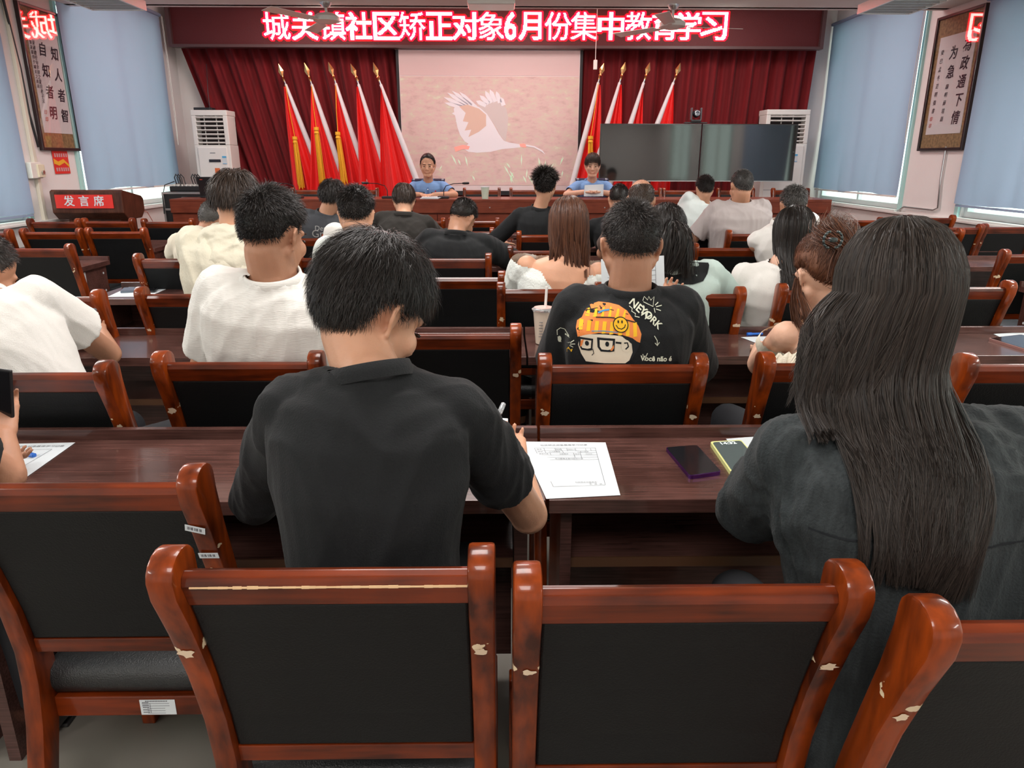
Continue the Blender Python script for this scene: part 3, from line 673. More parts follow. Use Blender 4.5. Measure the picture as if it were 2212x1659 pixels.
# ------------------------------------------------------------------ the long table on the stage
HY = 8.5
a, b = P(366, 431, Y=HY), P(1797, 430, Y=HY)
hz = (a.z+b.z)/2
t = thing('stage_table', 'long red-brown table on the stage with plain front panels', 'table', ((a.x+b.x)/2, HY, DAIS))
W_ = b.x-a.x; hh = hz-DAIS
box('table_top', (0, .3, hh-.015), (W_, .62, .03), M['head_desk'], t, bev=.004)
box('top_apron', (0, .0, hh-.09), (W_-.01, .03, .12), M['head_desk'], t)
npan = 5
for k in range(npan):
    box('front_panel', (-W_/2+W_*(k+.5)/npan, .035, (hh-.15)/2), (W_/npan-.006, .02, hh-.15), M['head_desk'], t)
for x_ in (-W_/2+.02, -W_/6, W_/6, W_/2-.02): box('side_panel', (x_, .32, (hh-.03)/2), (.03, .54, hh-.03), M['head_desk'], t)
for k in range(9): tube('bolt', [(W_*(-.02+k*.058), -.016, hh-.09), (W_*(-.02+k*.058), -.019, hh-.09)], .008, M['metal'], t, n=8)
TZ = hz
def mic(x, label, rz=0):
    t = thing('desk_microphone', label, 'microphone', (x, HY+.17, TZ), rz)
    box('base', (0, 0, .014), (.13, .14, .028), M['dark'], t, bev=.008)
    tube('gooseneck', [(0, .03, .02), (.0, .04, .09), (.03, .0, .14), (.12, -.02, .165), (.22, -.02, .17)], .005, M['dark'], t, n=6)
    tube('microphone_head', [(.22, -.02, .17), (.24, -.02, .17), (.29, -.02, .172), (.30, -.02, .172)], [.009, .014, .014, .008], M['dark'], t)
mic(P(958, 420, Y=HY+.17).x, 'black gooseneck microphone in front of the officer on the left')
mic(P(838, 420, Y=HY+.17).x, 'black gooseneck microphone left of the officer on the left', rz=PI)
mic(P(650, 410, Y=HY+.17).x-.05, 'black gooseneck microphone near the left end of the stage table', rz=PI)
q = P(1048, 430, Y=HY+.12)
t = thing('paper_cup', 'pale green paper cup on the stage table right of the left officer', 'cup', (q.x, HY+.12, TZ))
tube('cup_wall', [(0, 0, 0), (0, 0, .13)], [.036, .048], mat('pale_green_paper', (.60, .68, .55), rough=.6), t, n=20)
tube('rim', [(0, 0, .128), (0, 0, .134)], [.050, .050], M['paper'], t, n=20)
q = P(1402, 412, Y=HY+.2)
t = thing('tissue_box', 'small cream box on the stage table right of the reading officer', 'box', (q.x, HY+.25, TZ))
box('carton', (0, 0, .05), (.12, .1, .10), mat('cream_card', (.75, .68, .50)), t, bev=.003)
box('lid', (0, 0, .104), (.124, .104, .012), M['paper'], t, bev=.003)
q = P(930, 426, Y=HY+.25)
t = thing('document_stack', 'white papers lying open under the hands of the left officer', 'papers', (q.x, HY+.2, TZ))
for k in range(4): box('sheet', (.004*k, .003*k, .003+.004*k), (.21, .30, .0035), M['paper'], t, rot=Matrix.Rotation(.05*k, 3, 'Z'))

# ------------------------------------------------------------------ lectern
q0, q1 = P(112, 410, Y=7.42), P(245, 410, Y=7.42)
t = thing('lectern', 'brown wooden lectern with a red three-character placard on its front', 'lectern', ((q0.x+q1.x)/2+.02, 7.42, 0))
lw = .70; hz_ = 1.18
prism('top_box', [(-.0, .98), (.0, 1.185), (.03, 1.20), (.40, 1.13), (.44, 1.10), (.44, .98), (.36, .91), (.08, .91)], lw, M['lectern'], t, axis='x', bev=.008)
prism('column', [(.10, 0), (.10, .93), (.42, .93), (.42, 0)], lw-.18, M['lectern'], t, axis='x', bev=.004)
box('base', (0, .25, .04), (lw-.06, .48, .08), M['lectern'], t, bev=.006)
box('placard', (-.02, -.006, 1.09), (.56, .008, .13), M['red_sign'], t)
for i, ch in enumerate('发言席'):
    text('placard_character', ch, .105, basis((-.02+(i-1)*.145, -.012, 1.088), (1, 0, 0), (0, 0, 1)), M['paper'], t, ext=.001, off=.0015)
# ------------------------------------------------------------------ flight case, mixer, laptop
q0, q1 = P(340, 415, Y=8.95), P(437, 414, Y=8.95)
cz = q0.z
t = thing('flight_case', 'black flight case with metal edges beside the stage table', 'equipment case', ((q0.x+q1.x)/2+.05, 8.95, DAIS))
cw, chh = .54, cz-DAIS
box('case_body', (0, .25, chh/2), (cw-.02, .48, chh-.02), M['dark'], t)
lst = []
for sx in (-1, 1):
    for yy in (.01, .49): lst.append(((sx*(cw/2-.012), yy, chh/2), (.026, .026, chh)))
for zz in (.012, chh-.012, chh-.20):
    lst.append(((0, .006, zz), (cw, .02, .024)))
lst += [((sx*(cw/2-.012), .25, chh-.012), (.026, .5, .024)) for sx in (-1, 1)]
boxes('metal_edge', lst, M['metal'], t, bev=.003)
for x_ in (.0, .19):
    box('latch', (x_, -.008, chh-.10), (.08, .012, .09), M['metal'], t, bev=.01)
t = thing('audio_mixer', 'dark audio mixer with looping black cables on the flight case', 'mixer', (t.location.x+.02, 9.15, cz))
box('mixer_body', (0, 0, .035), (.42, .3, .06), M['dark'], t, bev=.01)
bm = bmesh.new()
for i in range(8):
    for j in range(3): add_tube(bm, [(-.17+i*.048, -.10+j*.07, .06), (-.17+i*.048, -.10+j*.07, .085)], .011, 8)
tag(obj('knobs', bm, M['plastic'], t), kind='stuff')
bm = bmesh.new(); rr = random.Random(3)
for i in range(6):
    x0 = -.2+.03*(i % 3)+.2*(i//3)
    add_tube(bm, [(x0, .05, .07), (x0-.01, .03, .16), (x0+.03, -.02, .20), (x0+.08, -.06, .16), (x0+.10, -.08, .07)], .006, 6)
add_tube(bm, [(-.16, -.1, .12), (-.25, -.17, .08), (-.28, -.20, -.05), (-.28, -.22, -.25)], .006, 6)
obj('cables', bm, M['dark'], t)
q = P(432, 391, Y=8.85)
t = thing('laptop', 'open black laptop at the left end of the stage table', 'laptop', (q.x+.17, 8.8, TZ), 0)
box('keyboard_base', (0, .12, .01), (.34, .24, .018), M['dark'], t, bev=.004)
box('lid', (0, -.01, .12), (.34, .012, .235), M['dark'], t, rot=Matrix.Rotation(.22, 3, 'X'), bev=.004)
box('lid_mark', (-.12, -.045, .205), (.03, .002, .008), M['seal'], t)
# pink wires by the left window sill
cable('pink_wire', [P(300, 452, X=XL+.06), P(303, 470, X=XL+.10), P(308, 455, X=XL+.08), P(318, 458, X=XL+.1), P(330, 478, X=XL+.1)], .005, mat('pink_wire', (.6, .25, .2)), 'thin pink wire looping below the left window beside the lectern')

# ------------------------------------------------------------------ chairs
POST = [(.0, .970, .070), (-.004, .950, .082), (.006, .915, .078), (.030, .84, .062), (.062, .74, .054), (.092, .63, .054), (.110, .53, .060), (.112, .45, .068), (.095, .36, .062), (.055, .22, .052), (.010, .08, .045), (-.012, .0, .042)]
def post_bm(x):
    # back (y-) and front (y+) edges of the side frame, swelling to a rounded head
    bk = []; ft = []
    for i, (y, z, d) in enumerate(POST[1:]):
        bk.append((y-d/2, z)); ft.append((y+d/2, z))
    y0, z0 = .002, .945; arc = [(y0+.04*math.cos(a_), z0+.032*math.sin(a_)) for a_ in [PI*k/8 for k in range(9)]]
    poly = arc + bk[1:] + ft[1:][::-1]
    bm = add_prism(bmesh.new(), poly, .038, 'x', x); bmesh.ops.recalc_face_normals(bm, faces=bm.faces[:])
    es = [e for e in bm.edges if len(e.link_faces) == 2 and e.calc_face_angle(0) > .9]
    bmesh.ops.bevel(bm, geom=es, offset=.005, segments=2, affect='EDGES', profile=.5)
    return bm
def make_chair():
    t = thing('wooden_chair', 'chair', 'chair')
    hw = .216
    for s_ in (-1, 1):
        obj('side_frame', post_bm(s_*hw), M['wood'], t, angle=.6)
        bm = bmesh.new(); add_box(bm, (s_*hw, .49, .205), (.036, .042, .41), .004); obj('front_leg', bm, M['wood'], t)
        bm = bmesh.new(); add_box(bm, (s_*hw, .30, .368), (.032, .36, .05), .004); obj('side_rail', bm, M['rail'], t)
    iw = hw*2-.036
    # top rail: rounded above, bowed slightly
    pr = [(-.016, .888), (-.018, .928), (-.010, .940), (.004, .945), (.018, .938), (.022, .925), (.022, .888)]
    pr = [(y+(.93-z)*.35, z) for y, z in pr]
    prism('top_rail', pr, iw, M['rail'], t, bev=.002)
    bm = bmesh.new()
    # padded back between the rails, follows the posts
    prof = [(.012, .889), (.030, .84), (.062, .74), (.092, .63), (.106, .556)]
    poly = [(y-.014, z) for y, z in prof] + [(y+.03, z) for y, z in prof[::-1]]
    prism('backrest_panel', poly, iw-.004, M['leather'], t, bev=.004)
    prism('lower_rail', [(.092, .554), (.120, .554), (.123, .520), (.095, .520)], iw, M['rail'], t, bev=.002)
    bm = bmesh.new(); add_box(bm, (0, .322, .430), (.445, .42, .074), .028); obj('seat', bm, M['leather_seat'], t, smooth=True)
    box('seat_frame', (0, .125, .368), (iw, .024, .05), M['rail'], t, bev=.003)
    box('front_rail', (0, .49, .368), (iw, .024, .045), M['rail'], t, bev=.003)
    return t
CH0 = make_chair(); _used = []
def chair(x, y, label, group=None, rz=0, z=0, scale=None):
    # x centre, y of the back's top
    if not _used:
        _used.append(1); CH0.location = (x, y, z); CH0.rotation_euler = (0, 0, rz); CH0['label'] = label
        if group: CH0['group'] = group
        if scale: CH0.scale = scale
        return CH0
    return dup(CH0, (x, y, z), rz, label, group, scale)
GA = 'wooden chairs of the audience rows'
cw = 'red-lacquered wooden chair with black leather back'
lab = lambda s_: 'red-framed black chair, ' + s_
A2 = chair(-.243, .895, lab('nearest row, left of centre, pale worn edge on its top rail'), GA)
A3 = chair(.251, .845, lab('nearest row, right of centre'), GA)
A4 = chair(.745, .76, lab('nearest row, cut off by the bottom right corner'), GA)
A1 = chair(-.757, 1.185, lab('at the left edge, barcode stickers on its side frame'), GA)
B0 = chair(-1.272, 1.885, lab('second row, at the left edge under the writing man in white'), GA)
B1 = chair(-.735, 1.985, lab('under the man in the white shirt, second row'), GA)
B2 = chair(-.165, 2.335, lab('empty, pushed in between the white-shirted and black-shirted men'), GA)
B3 = chair(.34, 1.948, lab('under the man with the printed black shirt'), GA)
B4 = chair(.962, 1.957, lab('under the woman with the hair clip'), GA)
chair(1.52, 1.94, lab('at the right edge behind the shoulder of the long-haired woman'), GA)
chair(-1.88, 3.008, lab('third row, at the left edge above the pen of the writing man'), GA)
C1 = chair(-1.30, 3.073, lab('third row, under the person in the cream hooded jacket'), GA)
chair(-.208, 3.516, lab('empty, pushed in, third row, left of the puffed blouse'), GA)
C3 = chair(.22, 3.183, lab('third row, under the woman in the white puffed blouse'), GA)
C4 = chair(.808, 3.058, lab('third row, under the woman in the pale green top'), GA)
C5 = chair(1.45, 3.14, lab('third row, behind the woman with long black hair'), GA)
chair(2.077, 3.223, lab('third row, at the right edge in front of the desk end panel'), GA)
chair(-2.96, 4.724, lab('fourth row, at the left edge before the desk with the white bolts'), GA)
chair(-1.858, 4.223, lab('fourth row, with a long scratch on its top rail, left of centre'), GA)
D2 = chair(-.283, 4.218, lab('fourth row, under the man leaning over in black'), GA)
chair(.28, 4.6, lab('fourth row, behind the woman in the puffed blouse'), GA)
chair(1.483, 4.745, lab('fourth row, right of the pale green top, empty'), GA)
chair(3.29, 4.41, lab('fourth row, at the right edge, its frame chipped'), GA)
chair(-4.0, 5.75, lab('fifth row, at the far left edge, only its right frame in view'), GA)
chair(-3.5, 5.825, lab('fifth row, second from the left edge'), GA)
chair(-3.02, 5.865, lab('fifth row, third from the left edge, beside the aisle'), GA)
chair(-4.04, 6.79, lab('front row, below the left edge of the lectern'), GA)
chair(-3.585, 6.85, lab('front row, below the right edge of the lectern'), GA)
chair(-3.02, 6.80, lab('front row, before the equipment case'), GA)
chair(1.985, 5.68, lab('fifth row, under the heavy man in the grey polo'), GA)
chair(1.54, 6.0, lab('between the white T-shirt and the grey polo in the front rows'), GA)
chair(.36, 5.60, lab('fifth row, under the spiky-haired man in black'), GA)
chair(-.72, 5.42, lab('fifth row, left of the man leaning over in black'), GA)
chair(-.28, 5.87, lab('behind the right shoulder of the man leaning over in black'), GA)
chair(-.24, 6.868, lab('front row, centre, empty, just right of the bowed cropped head'), GA)
chair(-.74, 6.865, lab('front row, centre, just left of the bowed cropped head'), GA)
chair(-1.48, 5.35, lab('fifth row, under the man with lettering on his grey shirt'), GA)
chair(-.95, 4.25, lab('fourth row, under the young man with the white shirt collar'), GA)
chair(1.25, 6.95, lab('front row, under the young man in the white T-shirt'), GA)
chair(3.87, 6.23, lab('fifth row, right side, left of the doubled frames'), GA)
chair(4.37, 6.28, lab('fifth row, right side, against the right wall'), GA)
chair(3.46, 5.84, lab('right side, a little in front of the doubled frames'), GA)
chair(4.28, 7.306, lab('front row, right side, near the right wall'), GA)
chair(3.40, 7.0, lab('front row, right side, left of the long-haired head'), GA)
chair(2.62, 5.7, lab('fifth row, hidden between the two long-haired women'), GA)
chair(2.06, 4.55, lab('fourth row, under the grey-haired man in white behind the long black hair'), GA)
# worn edge on the near chair, stickers on the left one
bm = bmesh.new(); rr = random.Random(7); x = -.185
while x < .19:
    l_ = rr.uniform(.006, .02); h_ = rr.uniform(.0016, .0042)
    add_box(bm, (x+l_/2, -.0187, .9275), (l_*1.02, .002, h_)); x += l_
o = obj('worn_edge', bm, mat('bare_pale_wood', (.75, .50, .28), rough=.8), A2)
o['label'] = 'pale chipped edge along the top rail'
CHIP = mat('bare_wood_chip', (.74, .58, .42), rough=.85)
def chip(par, x, z, s_, seed):
    """bare patch on the back face of a side frame"""
    rr = random.Random(seed)
    ys = sorted([(p_[1], p_[0]-p_[2]/2) for p_ in POST[1:]])
    def yb(zz):
        return float(np.interp(zz, [a_[0] for a_ in ys], [a_[1] for a_ in ys]))
    bm = bmesh.new(); n_ = 14; c_ = []
    for k in range(n_):
        a_ = 2*PI*k/n_; r_ = s_*rr.uniform(.55, 1.15)
        xx = max(-.017, min(.017, r_*math.cos(a_)*1.1)); zz = z+r_*math.sin(a_)*.8
        c_.append(bm.verts.new((x+xx, yb(zz)-.0012, zz)))
    bm.faces.new(c_); obj('paint_chip', bm, CHIP, par)
for par, sd in ((A2, 1), (A3, 2), (A4, 3), (A1, 4), (B1, 5), (B3, 6), (B4, 7), (B0, 8), (C1, 9), (C4, 10), (B2, 11), (C5, 12)):
    rr = random.Random(sd)
    chip(par, -.216+rr.uniform(-.004, .004), .79+rr.uniform(-.015, .01), rr.uniform(.009, .014), sd)
    chip(par, .216+rr.uniform(-.004, .004), .80-(.035 if par == A1 else 0)+rr.uniform(-.02, .01), rr.uniform(.008, .013), sd+50)
def sticker(par, c_, rot, w_, h_, label):
    bm = bmesh.new(); add_box(bm, (0, 0, 0), (w_, .001, h_)); o = obj('sticker', bm, M['paper'], par)
    o.location = c_; o.rotation_euler = rot; o['label'] = label
    bm = bmesh.new(); rr = random.Random(int(w_*1e4)); x = -w_*.36
    while x < w_*.36:
        l_ = rr.choice((.0012, .002, .003)); add_box(bm, (x, -.0008, .001), (l_*.6, .0008, h_*.45)); x += l_+.0012
    obj('barcode', bm, M['ink'], o)
    return o
sticker(A1, (.210, -.0118, .857), (.37, .25, 0), .036, .016, 'white barcode sticker')
sticker(A1, (.217, .0125, .79), (.37, .0, 0), .036, .014, 'white barcode sticker')
bm = bmesh.new(); add_box(bm, (0, 0, 0), (.075, .001, .038)); o = obj('information_label', bm, M['paper'], A1)
o.location = (.02, .1118, .366); o['label'] = 'white label with ruled rows on the seat frame'
bm = bmesh.new()
for k in range(5): add_box(bm, (-.004, -.0009, .010-k*.0062), (.058 if k < 2 else .038, .0005, .0005))
add_box(bm, (-.016, -.0009, -.002), (.0006, .0005, .026)); rr = random.Random(5)
for k in range(5):
    for i in range(5): add_box(bm, (-.031+i*.0028, -.0009, .0125-k*.0062), (.0018, .0005, .0022))
for i in range(14): add_box(bm, (-.024+i*.0034, -.0009, .0160), (.0022, .0005, .0022))
obj('label_print', bm, M['ink'], o)

# ------------------------------------------------------------------ stage chairs (smaller, facing the audience)
GS = 'chairs behind the stage table'
stg = [(672, 'behind the left part of the stage table, below the third flag'), (640, None), (778, 'behind the stage table, between the two cropped heads'), (1041, 'behind the stage table, right of the left officer, cup before it'), (1141, 'behind the stage table, left of the spiky-haired man'), (1225, 'behind the stage table, just left of the reading officer'), (1388, 'behind the stage table, right of the reading officer'), (1470, 'behind the stage table, between cropped heads on the right'), (1588, 'behind the stage table, behind the grey-cropped head'), (1706, 'at the right end of the stage table, before the air conditioner'), (918, 'under the officer seated on the left'), (1280, 'under the officer seated on the right')]
for px, s_ in stg:
    if s_ is None: continue
    yy = 9.35 if px not in (918, 1280) else 9.42
    chair(P(px, 420, Y=yy).x, yy, 'stage chair ' + s_, GS, rz=PI, z=DAIS, scale=(1, 1, .93))

# ------------------------------------------------------------------ audience desks
FR = [1.48, 2.72, 3.96, 5.18, 6.33, 7.48]
def make_desk():
    t = thing('audience_desk', 'desk', 'desk')
    W_, D_ = 1.178, .40
    box('desk_top', (0, D_/2, .7425), (W_, D_, .034), M['desk'], t, bev=.0015)
    box('back_ledge', (0, D_-.008, .774), (W_, .02, .03), M['desk'], t, bev=.0015)
    for s_ in (-1, 1): box('side_panel', (s_*(W_/2-.045), D_/2+.02, .3625), (.026, D_-.06, .725), M['desk'], t)
    box('shelf', (0, D_/2+.03, .555), (W_-.12, D_-.10, .02), M['desk'], t)
    box('shelf_edge', (0, .0815, .553), (W_-.12, .004, .026), M['desk_edge'], t)
    box('modesty_panel', (0, D_-.05, .40), (W_-.12, .016, .62), M['desk'], t)
    return t
DK0 = make_desk(); first = [True]
rn = ['nearest', 'second', 'third', 'fourth', 'fifth', 'front']
for k, y in enumerate(FR):
    xs = [(-1.668, 'far left centre'), (-.488, 'left centre'), (.697, 'right centre'), (1.877, 'far right centre')]
    if k >= 3: xs = [(-3.545, 'left-hand')] + xs
    if k >= 2: xs = xs + [(3.755, 'right-hand')]
    for x, s_ in xs:
        l_ = 'dark walnut desk, %s row, %s block' % (rn[k], s_)
        if k == 0 and s_ == 'far left centre': x = -1.905
        if k == 0 and s_ == 'left centre': x = -.606
        if k == 0 and s_ == 'left centre': l_ = 'dark walnut desk before the young man in the black T-shirt, nearest row'
        if k == 0 and s_ == 'right centre': l_ = 'dark walnut desk holding the form and two phones, nearest row'
        if k == 3 and s_ == 'left-hand': l_ = 'dark walnut desk whose end panel shows white bolts, left aisle'
        if first[0]:
            first[0] = False; DK0.location = (x, y, 0); DK0['label'] = l_; DK0['group'] = 'desks of the audience rows'
        else:
            dk = dup(DK0, (x, y, 0), 0, l_, 'desks of the audience rows')
            if k == 0 and s_ == 'left centre': dk.scale = (1.2, 1, 1)
            sd = 1 if (s_ == 'left-hand') else (-1 if s_ == 'right-hand' else 0)
            if sd:
                for yy, zz in ((.10, .56), (.34, .67), (.34, .54)):
                    tube('bolt', [(sd*(.589-.032), yy, zz), (sd*(.589-.029), yy, zz)], .008, M['paper'], dk, n=8)
                if k == 3 and sd > 0:
                    lb = box('information_label', (.558, .07, .665), (.002, .06, .09), M['paper'], dk)
                    boxes('label_print', [((.5595, .07, .70-.012*q), (.001, .045, .002)) for q in range(6)], M['ink'], lb)
DZ = .7595
# ------------------------------------------------------------------ people: helpers
def V(*a): return Vector(a)
def rc(bm, a, b, ra, rb, n=14):
    a, b = Vector(a), Vector(b); d = b-a; L_ = max(d.length, 1e-5); d = d/L_
    pts, rs = [], []
    for k in range(5):
        t = k/4*PI/2; pts.append(a-d*ra*math.cos(t)); rs.append(max(ra*math.sin(t), .0004))
    for k in range(5):
        t = k/4*PI/2; pts.append(b+d*rb*math.sin(t)); rs.append(max(rb*math.cos(t), .0004))
    return add_tube(bm, pts, rs, n)
def cone(bm, a, b, ra, rb, n=18):
    return add_tube(bm, [a, b], [ra, rb], n)
def loft(bm, rings, n=28, ex=2.3):
    R = []
    for c, r, f in rings:
        ring = []
        for k in range(n):
            t = 2*PI*k/n; ct, st_ = math.cos(t), math.sin(t)
            ring.append(bm.verts.new(c + r*(math.copysign(abs(ct)**(2/ex), ct)) + f*(math.copysign(abs(st_)**(2/ex), st_))))
        R.append(ring)
    for a, b in zip(R, R[1:]):
        for k in range(n): bm.faces.new((a[k], a[(k+1) % n], b[(k+1) % n], b[k]))
    bm.faces.new(R[0][::-1]); bm.faces.new(R[-1])
def remesh(bm, voxel, smooth=4):
    bmesh.ops.recalc_face_normals(bm, faces=bm.faces[:])
    me = bpy.data.meshes.new('tmp'); bm.to_mesh(me); bm.free()
    o = bpy.data.objects.new('tmp', me); COL.objects.link(o)
    m = o.modifiers.new('r', 'REMESH'); m.mode = 'VOXEL'; m.voxel_size = voxel; m.use_smooth_shade = True
    if smooth:
        s = o.modifiers.new('s', 'SMOOTH'); s.factor = .5; s.iterations = smooth
    dg = bpy.context.evaluated_depsgraph_get()
    r = bpy.data.meshes.new_from_object(o.evaluated_get(dg), depsgraph=dg)
    bpy.data.objects.remove(o); r.materials.clear()
    r.polygons.foreach_set('use_smooth', [True]*len(r.polygons))
    return r
def displace(me, amp, seed, scale=1.0, stretch=(1, 1, .45)):
    n = len(me.vertices); co = np.empty(n*3); me.vertices.foreach_get('co', co); co = co.reshape(-1, 3)
    no = np.empty(n*3); me.vertices.foreach_get('normal', no); no = no.reshape(-1, 3)
    rg = np.random.RandomState(seed); q = co*np.array(stretch)*scale
    h = np.zeros(n)
    wv = np.stack([np.sin(q @ rg.normal(0, 9, 3)+rg.uniform(0, 6)) for _ in range(3)], 1)*.05
    q2 = q+wv
    for k, (f, a) in enumerate([(14, .5), (22, .6), (34, .5), (55, .3)]):
        for _ in range(2):
            d = rg.normal(0, 1, 3); d /= np.linalg.norm(d)
            s = np.sin(q2 @ d*f+rg.uniform(0, 6)); h += a*(1-np.abs(s))**2
    h = (h-h.mean())/h.std()
    co += no*(np.clip(h, -2, 2)*amp)[:, None]
    me.vertices.foreach_set('co', co.ravel()); me.update()
def cut_cuff(me, c, ax, rad, tol=.008):
    """open the flat end of a sleeve or trouser leg"""
    bm = bmesh.new(); bm.from_mesh(me); bm.normal_update(); ax = ax.normalized(); kill = []
    for f in bm.faces:
        v = f.calc_center_median()-c
        if abs(v.dot(ax)) < tol and v.length < rad*.95 and abs(f.normal.dot(ax)) > .72: kill.append(f)
    bmesh.ops.delete(bm, geom=kill, context='FACES'); bm.to_mesh(me); bm.free()

def strips(name, pts, wid, nor, m, parent, tip=.15):
    """pts [n,k,3] strand points -> ribbons facing nor"""
    n, k, _ = pts.shape
    tan = np.gradient(pts, axis=1); side = np.cross(tan, nor); side /= (np.linalg.norm(side, axis=2, keepdims=True)+1e-9)
    prof = 1-(1-tip)*np.linspace(0, 1, k)**2
    w_ = (wid if np.ndim(wid) else np.full(n, wid))[:, None, None]*prof[None, :, None]*.5
    a = pts+side*w_; b = pts-side*w_
    co = np.stack([a, b], 2).reshape(-1, 3)  # n,k,2
    base = (np.arange(n)*k*2)[:, None]+(np.arange(k-1)*2)[None, :]
    q = np.stack([base, base+1, base+3, base+2], 2).reshape(-1, 4)
    me = bpy.data.meshes.new(name); me.vertices.add(len(co)); me.vertices.foreach_set('co', co.ravel())
    me.loops.add(q.size); me.loops.foreach_set('vertex_index', q.ravel())
    me.polygons.add(len(q)); me.polygons.foreach_set('loop_start', np.arange(len(q))*4)
    me.polygons.foreach_set('use_smooth', np.ones(len(q), bool)); me.update(); me.validate()
    return me
def hair_mat(name, c0, c1, rough=.42):
    m = mat(name, c0, rough=rough, spec=.3); N, Lk = nodes(m); b = N['Principled BSDF']
    g = N.new('ShaderNodeNewGeometry'); rp = N.new('ShaderNodeValToRGB')
    rp.color_ramp.elements[0].color = (*c0, 1); rp.color_ramp.elements[1].color = (*c1, 1)
    Lk.new(g.outputs['Random Per Island'], rp.inputs[0]); Lk.new(rp.outputs[0], b.inputs['Base Color'])
    return m
HM = {'black': hair_mat('black_hair', (.006, .005, .0045), (.020, .014, .011)), 'grey': hair_mat('greying_hair', (.015, .013, .012), (.16, .15, .14)),
      'salt': hair_mat('black_hair_few_grey', (.007, .006, .006), (.05, .04, .035)),
      'brown': hair_mat('brown_hair', (.035, .012, .007), (.14, .055, .028)), 'dbrown': hair_mat('dark_brown_hair', (.012, .007, .005), (.065, .042, .03)),
      'long': hair_mat('long_dark_hair', (.008, .006, .005), (.050, .037, .030), .5)}
def skin_mat(name, c):
    m = mat(name, c, rough=.5, spec=.35, var=.10, vscale=9, bump=.12, bscale=220)
    b = m.node_tree.nodes['Principled BSDF']; b.inputs['Subsurface Weight'].default_value = .12; b.inputs['Subsurface Radius'].default_value = (.01, .004, .002)
    return m
SK = {'a': skin_mat('light_skin', (.62, .33, .21)), 'b': skin_mat('tan_skin', (.47, .235, .145)), 'c': skin_mat('pale_skin', (.68, .40, .28))}
M['eye'] = mat('dark_eye', (.02, .012, .01), rough=.2); M['lip'] = mat('lip', (.42, .11, .09), rough=.45); M['brow'] = mat('brow', (.04, .025, .02), rough=.8)
M['trouser'] = mat('dark_trousers', (.015, .016, .02), rough=.9); M['shoe'] = mat('dark_shoe', (.02, .02, .02), rough=.5)
def low_bound(a, nape=-46):
    return np.interp(a, [0, 40, 68, 84, 92, 104, 116, 130, 150, 180], [nape, nape+4, -26, -2, -4, -12, 8, 26, 34, 38])
SKC = np.array([0, -.014, .028]); SKR = np.array([.0765, .097, .097])

